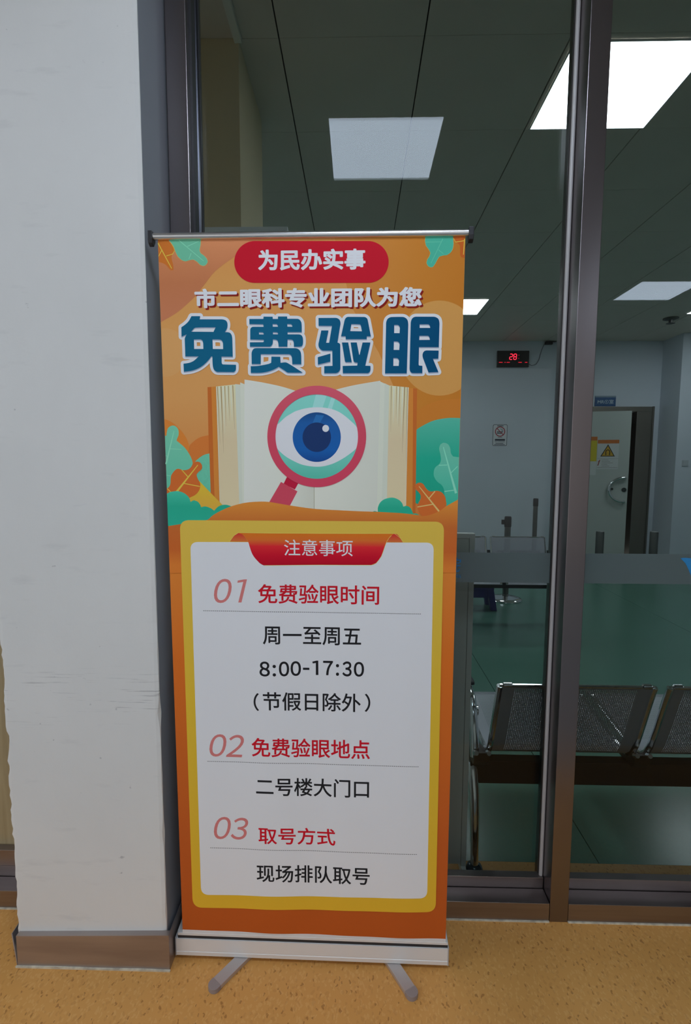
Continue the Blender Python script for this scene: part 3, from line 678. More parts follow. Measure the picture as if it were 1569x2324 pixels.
shape('printed_ribbon_curl', [[(1370, 152), (1395, 112), (1415, 95), (1440, 78), (1465, 86), (1490, 115), (1515, 152)]], pmat('print_ribbon_curl', (170, 50, 40)), 16, *O7)
shape('printed_ribbon', [body], RIB, 17, *O7)
lines('printed_ribbon_edge', [(body[i], body[i+1], (1.6, 1.6)) for i in range(6, 16)]+[((42, 146), (80, 95), (1.5, 1.5)), ((80, 95), (118, 71), (1.5, 1.5)), ((118, 71), (800, 78), (1.5, 1.5)), ((800, 78), (1440, 78), (1.5, 1.5)), ((1440, 78), (1490, 115), (1.5, 1.5)), ((1490, 115), (1515, 152), (1.5, 1.5))], pmat('print_ribbon_edge', (208, 176, 96)), 18, *O7, 1)
# --- red pill
pill = [(579+47*math.cos(a), 594.5+47.5*math.sin(a)) for a in [math.pi/2+math.pi*i/20 for i in range(21)]] + [(835.5+47*math.cos(a), 594.5+47.5*math.sin(a)) for a in [-math.pi/2+math.pi*i/20 for i in range(21)]]
shape('printed_pill', [pill], pmat('print_red', (164, 24, 40)), 6)

# --- lettering
def text_geo(body_, bold=0.0, shear=0.0, spacing=1.0):
    c = bpy.data.curves.new('t', 'FONT'); c.body = body_; c.resolution_u = 5; c.shear = shear; c.space_character = spacing
    o = bpy.data.objects.new('t', c); COL.objects.link(o)
    dg = bpy.context.evaluated_depsgraph_get(); me = bpy.data.meshes.new_from_object(o.evaluated_get(dg))
    v = [(p.co.x, p.co.y) for p in me.vertices]; f = [tuple(p.vertices) for p in me.polygons]
    cnt = {}
    for t in f:
        for i in range(len(t)):
            a, b = t[i], t[(i+1) % len(t)]; k = (min(a, b), max(a, b)); cnt[k] = cnt.get(k, 0)+1
    bnd = [(v[a], v[b]) for (a, b), n in cnt.items() if n == 1]
    bpy.data.objects.remove(o); bpy.data.curves.remove(c); bpy.data.meshes.remove(me)
    if bold > 0: v, f = union(join((v, f), stroke(bnd, bold, 8)))
    return v, f
def fit(geo, u0, u1, v0, v1):
    v, f = geo; xs = [p[0] for p in v]; ys = [p[1] for p in v]
    a, b, c, d = min(xs), max(xs), min(ys), max(ys)
    return [(u0+(p[0]-a)/(b-a)*(u1-u0), v0+(p[1]-c)/(d-c)*(v1-v0)) for p in v], f
def lettering(body_, x0, x1, y0, y1, m, lay, bold=0.0, shear=0.0, du=0.0, dv=0.0, spacing=1.0, name='lettering'):
    ym, xm = (y0+y1)/2, (x0+x1)/2
    u0, u1 = uv(x0, ym, lay)[0], uv(x1, ym, lay)[0]; v1, v0 = uv(xm, y0, lay)[1], uv(xm, y1, lay)[1]
    v, f = fit(text_geo(body_, bold, shear, spacing), u0, u1, v0, v1)
    return finish_print(name, [(p[0]+du, p[1]+dv) for p in v], f, m, lay, sheet)
TW = pmat('ink_white', (212, 210, 214)); TR = pmat('ink_red', (166, 22, 36)); TK = pmat('ink_black', (30, 30, 33)); TN = pmat('ink_rose', (172, 102, 102)); TS = pmat('ink_shadow', (112, 26, 22))
lettering('为民办实事', 586, 830, 565, 613, TW, 7, 0.034)
lettering('市二眼科专业团队为您', 441.5, 958, 653, 698, TS, 7, 0.041, 0, 0.0041, -0.0040, name='lettering_shadow')
lettering('市二眼科专业团队为您', 441.5, 958, 653, 698, TW, 8, 0.041)
lettering('注意事项', 645, 801, 1225, 1262, pmat('ink_cream', (214, 204, 192)), 18, 0.004)
def digits(items, m, bold, shear, extra=()):
    parts = [fill([[uv(x, y, 16) for x, y in l]]) for l in extra]
    for t, x0, x1, y0, y1 in items:
        v, f = text_geo(t, bold); v = [(p[0]+shear*p[1], p[1]) for p in v]
        ym, xm = (y0+y1)/2, (x0+x1)/2
        parts.append(fit((v, f), uv(x0, ym, 16)[0], uv(x1, ym, 16)[0], uv(xm, y1, 16)[1], uv(xm, y0, 16)[1]))
    return finish_print('lettering', *join(*parts), m, 16, sheet)
digits((('０', 485.4, 526.2, 1313.8, 1368.7),), TN, 0.006, 0.22)
shape('lettering', [[(895, 197), (885, 255), (1035, 232), (908, 755), (990, 755), (1130, 165), (1040, 170)]], TN, 16, 460, 1300, 11.207)
digits((('０', 475.2, 514.2, 1666.6, 1717.6), ('２', 512.5, 554.1, 1668, 1718.6)), TN, 0.006, 0.22)
digits((('０', 485.3, 524.2, 1854.3, 1905), ('３', 523.4, 563.8, 1856, 1906)), TN, 0.006, 0.22)
digits([(t, 570+a/5.604, 570+b/5.604, 1480+c/5.604, 1480+d/5.604) for t, a, b, c, d in (('８', 108, 240, 118, 308), ('：', 275, 318, 160, 308), ('０', 355, 485, 119, 308), ('０', 503, 635, 116, 304), ('－', 660, 742, 200, 228), ('７', 917, 1042, 112, 295), ('：', 1080, 1120, 152, 302), ('３', 1163, 1280, 118, 310), ('０', 1308, 1438, 124, 313))], TK, 0.020, 0.0, [[(570+x/5.604, 1480+y/5.604) for x, y in ((855, 110), (857, 293), (824, 293), (824, 140), (784, 146), (779, 123), (832, 110))]])
for it_ in (('（', 33, 100, 520, 745), ('）', 1448, 1518, 530, 760)):
    digits([(it_[0], 570+it_[1]/5.604, 570+it_[2]/5.604, 1480+it_[3]/5.604, 1480+it_[4]/5.604)], TK, 0.016, 0.0)
for t, x0, x1, y0, y1 in (('免费验眼时间', 586, 861, 1327, 1371), ('免费验眼地点', 571.5, 840, 1677, 1720), ('取号方式', 587, 761.5, 1879, 1917)):
    lettering(t, x0, x1, y0, y1, TR, 16, 0.014)
for t, x0, x1, y0, y1, bd in (('周一至周五', 597, 820, 1423, 1464, 0.012), ('节假日除外', 597, 819, 1572, 1614, 0.012), ('二号楼大门口', 581.5, 838, 1767, 1808, 0.012), ('现场排队取号', 583, 839.5, 1965, 2004.5, 0.012)):
    lettering(t, x0, x1, y0, y1, TK, 16, bd)
GREY = pmat('ink_grey', (92, 92, 94))
for x0, y0, x1, y1 in ((461.5, 1388.5, 957, 1391), (471, 1731, 952, 1737), (477.5, 1928, 948, 1935.5)):
    a, b = uv(x0, y0, 16), uv(x1, y1, 16); vm = 0.5*(a[1]+b[1]); n = 110; segs = []
    for i in range(n):
        q0 = a[0]+(b[0]-a[0])*i/n; q1 = q0+(b[0]-a[0])/n*0.66
        segs.append(((q0, vm), (q1, vm)))
    finish_print('dashed_line', *stroke(segs, 0.0009, 0), GREY, 16, sheet)

# --- big title: traced letter shapes with white outline and grey drop shadow
TITLE = [
 ((400, 705), [[[(340,122),(535,122),(520,193),(1000,193),(1060,200),(1110,222),(1138,270),(1143,330),(1128,400),(1085,478),(1150,480),(1205,500),(1240,560),(1250,640),(1260,1025),(1010,1022),(1012,1150),(1022,1185),(1045,1197),(1332,1205),(1330,1300),(1310,1345),(1270,1368),(930,1365),(870,1340),(830,1285),(812,1200),(805,1020),(780,1020),(720,1100),(620,1200),(500,1280),(350,1335),(170,1360),(163,1180),(230,1172),(310,1155),(400,1110),(500,1018),(203,1018),(190,640),(200,590),(232,530),(118,580),(115,370),(200,310),(280,230)],
   [(435,378),(878,372),(830,472),(335,468)], [(395,642),(540,640),(585,665),(600,720),(605,852),(400,852)], [(808,640),(960,642),(1015,665),(1040,720),(1045,855),(815,852)]]]),
 ((550, 705), [[[(158,185),(470,185),(475,133),(678,135),(680,185),(795,185),(797,130),(1000,130),(1002,180),(1230,182),(1290,215),(1322,290),(1325,478),(1015,478),(1008,500),(1012,527),(1270,528),(1325,555),(1352,620),(1350,740),(1325,790),(1270,802),(1150,802),(1145,700),(1125,660),(1090,645),(1010,642),(1005,802),(810,802),(800,710),(785,665),(745,645),(685,640),(680,720),(650,780),(600,803),(172,802),(170,705),(465,702),(482,685),(478,650),(178,642),(178,430),(195,385),(240,360),(472,360),(478,345),(465,305),(160,300)],
   [(678,300),(765,300),(795,330),(795,357),(680,357)], [(1003,298),(1085,300),(1115,330),(1115,357),(1005,355)], [(372,483),(455,485),(478,505),(478,530),(375,528)], [(685,480),(775,485),(798,505),(795,527),(685,525)]],
   [[(212,1188),(208,960),(225,890),(265,845),(340,835),(1170,835),(1240,850),(1290,900),(1312,980),(1315,1192),(1115,1192),(1105,1040),(1085,990),(1040,970),(415,970),(412,1190)]],
   [[(650,1022),(848,1025),(853,1160),(1000,1160),(1350,1380),(1025,1380),(940,1330),(815,1250),(700,1312),(560,1360),(400,1384),(192,1384),(188,1237),(350,1230),(500,1205),(590,1185),(645,1160)]]]),
 ((705, 705), [[[(178,162),(560,160),(620,180),(655,220),(668,280),(655,360),(600,710),(640,725),(662,760),(665,1270),(650,1330),(610,1375),(550,1392),(305,1392),(305,1235),(490,1228),(485,890),(280,888),(215,850),(180,790),(180,720),(240,440),(400,440),(345,715),(415,715),(478,340),(180,337)]],
   [[(162,1035),(442,955),(440,1135),(165,1200)]],
   [[(680,570),(755,230),(785,165),(840,138),(1190,140),(1245,160),(1275,210),(1345,572),(1255,572),(1250,635),(785,637),(780,570)], [(910,300),(1090,305),(1120,330),(1145,460),(882,455)]],
   [[(700,708),(840,708),(920,1147),(790,1147),(765,1120)]],
   [[(893,708),(1030,708),(1085,985),(1095,975),(1160,708),(1335,708),(1218,1225),(1335,1230),(1335,1310),(1315,1365),(1270,1392),(720,1392),(715,1230),(1040,1222),(1050,1160),(985,1150),(955,1110)]]]),
 ((855, 705), [[[(188,1396),(212,290),(230,210),(270,165),(340,142),(580,140),(650,165),(690,215),(705,300),(672,1396)], [(393,320),(470,320),(505,345),(518,390),(513,502),(390,500)], [(385,685),(460,688),(500,710),(512,750),(505,875),(380,873)], [(375,1055),(455,1058),(490,1085),(500,1120),(492,1230),(372,1230)]],
   [[(760,290),(775,210),(815,155),(880,135),(1270,135),(1340,155),(1385,200),(1400,290),(1385,813),(945,813),(935,1195),(950,1222),(1020,1228),(1018,1390),(800,1390),(750,1350),(735,1280)], [(960,305),(1150,305),(1185,330),(1195,385),(958,385)], [(955,560),(1140,560),(1175,590),(1187,650),(948,652)]],
   [[(1150,885),(1383,888),(1375,1068),(1255,1072),(1378,1367),(1158,1377),(1030,1040),(1025,970),(1050,915),(1095,888)]]]),
]
TB = pmat('ink_title_blue', [(ux(410, 780), (16, 80, 110)), (ux(620, 780), (18, 82, 114)), (ux(820, 780), (12, 72, 106)), (ux(1000, 780), (8, 62, 98))], 'u'); TG = pmat('ink_title_shadow', (124, 136, 156)); TO = pmat('ink_outline', (206, 206, 214))
for (ox, oy), pieces in TITLE:
    parts_b, parts_o, parts_s = [], [], []
    for loops in pieces:
        loops = [soften(l, 0.75, 4) for l in loops]
        L0 = [tr(l, ox, oy, 9.806, 9) for l in loops]
        parts_o.append(fill(L0[:1])); parts_o[-1] = fill(L0); parts_o.append(stroke(loop_segs(L0), 0.0073, 12))
        L1 = [tr([(x+3, y+24) for x, y in l], ox, oy, 9.806, 10) for l in loops]; parts_s.append(fill(L1))
        L2 = [tr(l, ox, oy, 9.806, 11) for l in loops]; parts_b.append(fill(L2))
    finish_print('title_outline', *union(join(*parts_o), 10.0), TO, 9, sheet)
    finish_print('title_shadow', *union(join(*parts_s), 10.0), TG, 10, sheet)
    finish_print('title_character', *join(*parts_b), TB, 11, sheet)

# --- hardware of the stand
HEM = mat('white_hem', (0.82, 0.81, 0.79), 0.5)
hem = MB().box(-BW2, BW2, -0.0012, 0.0012, 0.083, 0.092).build('hem_strip', HEM, rb)
hous = MB().prism([(-0.004, 0.014), (0.098, 0.014), (0.102, 0.020), (0.102, 0.066), (0.090, 0.078), (0.010, 0.078), (0.010, 0.0655), (-0.004, 0.0655), (-0.0045, 0.0295), (-0.0030, 0.0285), (-0.0030, 0.0265), (-0.0045, 0.0255)], 'x', -0.398, 0.386).build('base_housing', ALU, rb)
MB().box(-0.394, 0.386, -0.0008, 0.0095, 0.0656, 0.0745).build('slot', BLACKP, hous)
MB().box(-0.394, 0.386, -0.0020, 0.0095, 0.0748, 0.0828).build('lip', ALU, hous, 0.0008)
ECAP = mat('grey_end_cap', (0.45, 0.45, 0.46), 0.4)
for x0, x1 in ((-0.4008, -0.3982), (0.3862, 0.3888)):
    MB().prism([(-0.0045, 0.013), (0.099, 0.013), (0.103, 0.020), (0.103, 0.067), (0.09, 0.079), (-0.0045, 0.069)], 'x', x0, x1).build('end_cap', ECAP, hous)
FOOTM = mat('foot_bar', (0.56, 0.52, 0.50), 0.45, 0.6); TIPM = mat('foot_tip', (0.33, 0.27, 0.25), 0.5)
for ax, ay, ex, ey in ((-0.17, 0.05, -0.266, -0.083), (0.20, 0.05, 0.279, -0.081)):
    d = Vector((ex-ax, ey-ay, 0)); L_ = d.length; d.normalize(); n_ = Vector((-d.y, d.x, 0)); hw = 0.0165
    def P2(t, s_): 
        p = Vector((ax, ay, 0))+d*t+n_*s_; return (p.x, p.y)
    bar = MB().prism([P2(0, -hw), P2(L_-0.012, -hw), P2(L_-0.012, hw), P2(0, hw)], 'z', 0.001, 0.0125).build('foot', FOOTM, rb, 0.001)
    arc = [P2(L_-0.0118, -hw-0.0006)] + [P2(L_-0.002+0.0171*math.cos(a)*0.9, (hw+0.0006)*math.sin(a)) for a in [-math.pi/2+math.pi*i/14 for i in range(15)]] + [P2(L_-0.0118, hw+0.0006)]
    MB().prism(arc, 'z', 0.0, 0.0132).build('foot_tip', TIPM, bar, 0.0008)
yt = lambda v: -math.sin(BTILT)*v
topr = MB().tube([(-0.390, yt(2.0), 2.000), (0.386, yt(2.0), 2.000)], 0.0085, 16).build('top_rail', mat('polished_rail', (0.78, 0.77, 0.75), 0.28, 1.0), rb, 0, True)
for x0, x1 in ((-0.4015, -0.390), (0.386, 0.3985)):
    MB().prism([(yt(2)-0.0115, 2.011), (yt(2)+0.012, 2.011), (yt(2)+0.012, 1.990), (yt(2)+0.002, 1.976), (yt(2)-0.009, 1.982), (yt(2)-0.0115, 1.992)], 'x', x0, x1).build('end_cap', BLACKP, topr, 0.002)
MB().tube([(0.0, 0.055, 0.07), (0.0, 0.02, 1.985)], 0.008, 12).build('support_pole', ALU, rb, 0, True)

# ------------------------------------------------------------------ lettering and logo on the frosted bands
INKB = mat('film_blue_ink', (0.02, 0.16, 0.36), 0.5)
def plane_text(body_, x0, x1, z0, z1, y, m, parent, bold=0.0, shear=0.0, name='lettering', thick=0.0005):
    v, f = fit(text_geo(body_, bold, shear), x0, x1, z0, z1)
    me = bpy.data.meshes.new(name); me.from_pydata([(p[0], y, p[1]) for p in v], [], f)
    bm = bmesh.new(); bm.from_mesh(me)
    for fc in bm.faces:
        fc.normal_update()
        if fc.normal.y > 0: fc.normal_flip()
    bm.to_mesh(me); bm.free(); me.materials.append(m)
    o = bpy.data.objects.new(name, me); COL.objects.link(o); o.parent = parent
    return o
YF = GY0-0.0018
plane_text('院', 0.278, 0.3265, 1.103, 1.150, YF, INKB, fb1, 0.012, 0.15)
plane_text('AN', 0.3085, 0.3265, 1.0845, 1.0965, YF, INKB, fb1, 0.01)
SWB = mat('film_swoosh_blue', (0.03, 0.28, 0.62), 0.45)
top_ = [(1.001, 1.153), (1.012, 1.1545), (1.035, 1.1535), (1.060, 1.150), (1.085, 1.143), (1.105, 1.132)]
bot_ = [(1.100, 1.118), (1.088, 1.104), (1.070, 1.092), (1.050, 1.088), (1.037, 1.098), (1.028, 1.118), (1.017, 1.138)]
MB().prism(top_+bot_, 'y', YF-0.0004, YF).build('logo_swoosh', SWB, fb2)

# ------------------------------------------------------------------ perforated waiting-room benches
def perf_mat():
    m, nt, b = new_mat('perforated_steel'); N, L = nt.nodes, nt.links
    b.inputs['Base Color'].default_value = (0.48, 0.49, 0.54, 1); b.inputs['Metallic'].default_value = 0.35; b.inputs['Roughness'].default_value = 0.4
    uvn = N.new('ShaderNodeUVMap'); sp = N.new('ShaderNodeSeparateXYZ'); L.new(uvn.outputs[0], sp.inputs[0])
    def cell(o, off=0.0):
        a = N.new('ShaderNodeMath'); a.operation = 'FRACT'; L.new(o, a.inputs[0])
        s_ = N.new('ShaderNodeMath'); s_.operation = 'SUBTRACT'; s_.inputs[1].default_value = 0.5; L.new(a.outputs[0], s_.inputs[0])
        p = N.new('ShaderNodeMath'); p.operation = 'MULTIPLY'; L.new(s_.outputs[0], p.inputs[0]); L.new(s_.outputs[0], p.inputs[1])
        return p.outputs[0]
    ad = N.new('ShaderNodeMath'); ad.operation = 'ADD'; L.new(cell(sp.outputs[0]), ad.inputs[0]); L.new(cell(sp.outputs[1]), ad.inputs[1])
    lt = N.new('ShaderNodeMath'); lt.operation = 'LESS_THAN'; lt.inputs[1].default_value = 0.05; L.new(ad.outputs[0], lt.inputs[0])
    # plain margins: z channel of the UV is not available, so use object x in seat space via attribute
    at = N.new('ShaderNodeAttribute'); at.attribute_name = 'punched'
    mu = N.new('ShaderNodeMath'); mu.operation = 'MULTIPLY'; L.new(lt.outputs[0], mu.inputs[0]); L.new(at.outputs['Fac'], mu.inputs[1])
    g5 = N.new('ShaderNodeMath'); g5.operation = 'GREATER_THAN'; g5.inputs[1].default_value = 0.5; L.new(mu.outputs[0], g5.inputs[0])
    tr_ = N.new('ShaderNodeBsdfTransparent'); mx = N.new('ShaderNodeMixShader')
    L.new(g5.outputs[0], mx.inputs[0]); L.new(b.outputs[0], mx.inputs[1]); L.new(tr_.outputs[0], mx.inputs[2]); L.new(mx.outputs[0], N['Material Output'].inputs[0])
    return m
PERF = perf_mat()
DKRIM = mat('dark_rim', (0.05, 0.05, 0.052), 0.35, 0.6)
PROF = [(-0.062, 0.712), (-0.058, 0.700), (-0.038, 0.645), (-0.018, 0.585), (0.004, 0.52), (0.026, 0.46), (0.044, 0.428), (0.066, 0.409), (0.10, 0.401), (0.18, 0.400), (0.27, 0.409), (0.36, 0.424), (0.44, 0.436), (0.485, 0.437), (0.505, 0.428), (0.512, 0.412)]
def seat_mesh(wd):
    me = bpy.data.meshes.new('seat_shell'); xs = [0, 0.02, 0.05, wd-0.05, wd-0.02, wd]
    bm = bmesh.new(); uvl = bm.loops.layers.uv.new('UVMap'); lay = bm.faces.layers.float.new('punched'); grid = []; sl = [0.0]
    for i in range(1, len(PROF)): sl.append(sl[-1]+math.hypot(PROF[i][0]-PROF[i-1][0], PROF[i][1]-PROF[i-1][1]))
    for (y, z) in PROF:
        grid.append([bm.verts.new((x, y, z)) for x in xs])
    info = {}
    for i in range(len(PROF)-1):
        for j in range(len(xs)-1):
            f = bm.faces.new((grid[i][j], grid[i][j+1], grid[i+1][j+1], grid[i+1][j])); f.smooth = True
            info[f] = (i, j)
            for l, (ii, jj) in zip(f.loops, ((i, j), (i, j+1), (i+1, j+1), (i+1, j))): l[uvl].uv = (xs[jj]/0.0062, sl[ii]/0.0062)
    for f, (i, j) in info.items(): f[lay] = 1.0 if (j == 2 and (1 <= i <= 5 or 9 <= i <= 12)) else 0.0
    bm.to_mesh(me); bm.free(); me.materials.append(PERF)
    return me
def make_bench(name, loc, rz, label):
    t = tag(empty(name, loc, rz), label, 'bench', 'perforated steel benches')
    MB().box(-0.03, 1.70, 0.060, 0.105, 0.288, 0.374).build('beam', BLACKM, t, 0.003)
    sm_ = seat_mesh(0.505)
    for i in range(3):
        x = 0.03+i*0.555
        s_ = bpy.data.objects.new('seat_shell', sm_); COL.objects.link(s_); s_.parent = t; s_.location = (x, 0, 0)
        for xx in (0.0, 0.505):
            MB().tube([(xx, y, z) for y, z in PROF], 0.0105, 8).build('edge_rail', CHROME if i >= 0 else DKRIM, s_, 0, True)
        MB().tube([(0.0, -0.062, 0.713), (0.505, -0.062, 0.713)], 0.006, 8).build('top_rail', CHROME, s_, 0, True)
        for xx in (0.025, 0.48):
            MB().tube([(xx-0.016, -0.062, 0.714), (xx-0.013, -0.062, 0.715), (xx+0.013, -0.062, 0.715), (xx+0.016, -0.062, 0.714)], [0.005, 0.009, 0.009, 0.005], 10).build('cap', CHROME, s_, 0, True)
    for k, x in enumerate((0.0, 0.5575, 1.1125, 1.67)):
        br = MB().prism([(0.035, 0.375), (0.13, 0.375), (0.17, 0.392), (0.12, 0.398), (0.06, 0.402), (0.035, 0.425), (0.015, 0.43), (0.02, 0.395)], 'x', x-0.028, x+0.028).build('bracket', BLACKM, t, 0.003)
        for xx in (x-0.022, x+0.022):
            MB().tube([(xx, 0.024, 0.425), (xx, 0.010, 0.432)], [0.011, 0.008], 10).build('bolt', CHROME, br, 0, True)
    for k, x in enumerate((-0.020, 1.690)):
        lg = MB().tube([(x, 0.0, 0.020), (x, 0.012, 0.13), (x, 0.035, 0.27), (x, 0.075, 0.345), (x, 0.14, 0.33), (x, 0.30, 0.17), (x, 0.41, 0.06), (x, 0.45, 0.022)], [0.014, 0.016, 0.019, 0.022, 0.022, 0.018, 0.016, 0.014], 12).build('leg', CHROME, t, 0, True)
        for yy in (0.0, 0.45):
            MB().lathe([(0.026, 0.0), (0.030, 0.006), (0.026, 0.018), (0.014, 0.026)], (x, yy, 0.0), 18).build('glide', mat('dark_glide', (0.05, 0.07, 0.08), 0.15, 0.6), lg, 0, True)
        ar = MB().tube([(x, 0.045, 0.40), (x, 0.055, 0.47), (x, 0.085, 0.545), (x, 0.115, 0.585), (x, 0.18, 0.602), (x, 0.34, 0.598), (x, 0.40, 0.57), (x, 0.40, 0.44), (x, 0.36, 0.425)], 0.016, 12).build('armrest', CHROME, t, 0, True)
        MB().box(x-0.022, x+0.022, 0.16, 0.37, 0.611, 0.626).build('arm_pad', BLACKP, ar, 0.006)
        MB().tube([(x-0.02, 0.10, 0.545), (x+0.02, 0.10, 0.545)], 0.018, 12).build('clamp', CHROME, ar, 0, True)
    return t
make_bench('waiting_bench', (0.445, 0.20, 0), 0.0, 'perforated steel bench seen from behind, right behind the glass')
_fb = make_bench('waiting_bench', (1.795, 3.22, 0), math.pi, 'distant steel bench facing the camera across the green floor'); _fb.scale = (1, 1, 1.06)

# ------------------------------------------------------------------ standing panel and cabinet just inside the glass
GP = mat('grey_laminate', (0.86, 0.87, 0.82), 0.5)
sp_ = tag(empty('display_panel', (0.05, 0.195, 0)), 'grey standing panel behind the glass at the right edge of the banner', 'panel')
def add(o, p): return at_parent(o, p)
add(MB().box(-0.24, 0.372, 0.184, 0.206, 0.035, 1.195).build('board', GP, None, 0.002), sp_)
fr_ = mat('grey_panel_frame', (0.88, 0.89, 0.84), 0.45)
add(MB().box(0.3725, 0.3905, 0.180, 0.210, 0.03, 1.212).build('frame_side', fr_, None, 0.002), sp_)
add(MB().box(-0.2585, -0.2405, 0.180, 0.210, 0.03, 1.212).build('frame_side', fr_, None, 0.002), sp_)
add(MB().box(-0.2404, 0.3724, 0.180, 0.210, 1.1955, 1.212).build('frame_top', fr_, None, 0.002), sp_)
for x in (-0.25, 0.381):
    add(MB().box(x-0.009, x+0.009, 0.150, 0.300, 0.0, 0.029).build('foot', fr_, None, 0.003), sp_)
WC = mat('white_cabinet', (0.90, 0.91, 0.90), 0.45)
wc = tag(empty('tall_cabinet', (-0.55, 0.65, 0)), 'tall white cabinet hidden by the banner, its top edge just above the rail', 'cabinet')
add(MB().box(-0.86, -0.2635, 0.47, 0.78, 0.0, 2.312).build('body', WC, None, 0.003), wc)
for x0, x1, hx in ((-0.855, -0.564, -0.585), (-0.560, -0.269, -0.54)):
    dr = add(MB().box(x0, x1, 0.452, 0.469, 0.05, 2.28).build('cabinet_door', WC, None, 0.002), wc)
    h = MB().tube([(hx, 0.44, 1.0), (hx, 0.44, 1.14)], 0.005, 8).build('handle', CHROME, None, 0, True); h.parent = dr; 

# ------------------------------------------------------------------ stanchions, bollards, stool
def stanchion(loc, h, label, belt=False):
    t = tag(empty('queue_stanchion', loc), label, 'stanchion', 'queue stanchions')
    MB().lathe([(0.165, 0.0), (0.168, 0.010), (0.160, 0.022), (0.12, 0.034), (0.05, 0.044), (0.036, 0.05)], (0, 0, 0), 36).build('base', CHROME, t, 0, True)
    MB().lathe([(0.034, 0.045), (0.034, 0.06), (0.0315, 0.062), (0.0315, h-0.11)], (0, 0, 0), 24).build('post', mat('satin_post', (0.18, 0.18, 0.17), 0.3, 1.0), t, 0, True)
    hd = MB().lathe([(0.034, h-0.11), (0.036, h-0.105), (0.036, h-0.012), (0.030, h), (0.015, h+0.002)], (0, 0, 0), 24).build('belt_head', BLACKP, t, 0, True)
    if belt:
        MB().box(-0.066, -0.034, -0.012, 0.012, h-0.085, h-0.035).build('belt_clip', BLACKP, hd, 0.004)
    return t
stanchion((1.585, 3.845, 0), 0.895, 'chrome queue stanchion with round base, behind the distant bench', True)
stanchion((2.545, 5.78, 0), 0.957, 'slim queue stanchion by the white back wall, below the clock')
def bollard(loc, h, label):
    t = tag(empty('bollard', loc), label, 'bollard', 'short steel bollards by the door')
    bm_ = mat('dull_steel_post', (0.16, 0.165, 0.16), 0.45, 0.8)
    MB().lathe([(0.075, 0), (0.075, 0.012), (0.05, 0.016), (0.05, h-0.01), (0.046, h)], (0, 0, 0), 24).build('post', bm_, t, 0, True)
    MB().lathe([(0.046, h), (0.04, h+0.006), (0.02, h+0.008)], (0, 0, 0), 24).build('cap', mat('bollard_cap', (0.45, 0.46, 0.45), 0.4, 0.5), t, 0, True)
bollard((3.165, 5.13, 0), 0.575, 'short dark steel bollard in front of the white door')
bollard((3.86, 5.13, 0), 0.575, 'short dark steel bollard right of the door gap')
BLUEP = mat('blue_plastic', (0.025, 0.03, 0.22), 0.4)
st_ = tag(empty('step_stool', (1.21, 3.56, 0)), 'small blue plastic stool under the distant bench', 'stool')
MB().box(-0.15, 0.15, -0.11, 0.11, 0.20, 0.225).build('top', BLUEP, st_, 0.01)
for sx_, sy_ in ((-1, -1), (1, -1), (1, 1), (-1, 1)):
    x0, y0 = 0.115*sx_, 0.08*sy_; x1, y1 = 0.145*sx_, 0.105*sy_
    m_ = MB(); q = 0.03
    lo = [(x1-q, y1-q), (x1+q, y1-q), (x1+q, y1+q), (x1-q, y1+q)]; hi = [(x0-q, y0-q), (x0+q, y0-q), (x0+q, y0+q), (x0-q, y0+q)]
    m_.v = [(a, b, 0.0) for a, b in lo]+[(a, b, 0.205) for a, b in hi]
    m_.f = [(0, 3, 2, 1), (4, 5, 6, 7), (0, 1, 5, 4), (1, 2, 6, 5), (2, 3, 7, 6), (3, 0, 4, 7)]
    m_.build('leg', BLUEP, st_, 0.004)
MB().box(-0.12, 0.12, -0.095, -0.075, 0.12, 0.20).build('apron', BLUEP, st_, 0.003)

# ------------------------------------------------------------------ back wall: clock, signs, door
YW = YBACK
def k6(p, y=YW):   # values measured on the y = 6.0 plane, moved to the wall plane
    s_ = (y+CAMD)/(6.0+CAMD); return (p[0]*s_, CAMH+(p[1]-CAMH)*s_)
(cx0, cz1), (cx1, cz0) = k6((1.984, 3.05)), k6((2.437, 2.822))
ck = tag(empty('wall_clock', ((cx0+cx1)/2, YW, cz0)), 'black digital clock with red figures on the white back wall', 'clock')
add(MB().box(cx0, cx1, YW-0.035, YW-0.001, cz0, cz1).build('case', mat('clock_case', (0.012, 0.010, 0.011), 0.3), None, 0.004), ck)
RED = mat('red_led', (0.2, 0.0, 0.0), 0.5, emit=((1.0, 0.02, 0.05), 6.0)); RED2 = mat('dim_red_led', (0.1, 0.0, 0.0), 0.5, emit=((1.0, 0.02, 0.05), 1.6))
W_, H_ = cx1-cx0, cz1-cz0
SEG = {'2': 'abged', '8': 'abcdefg'}
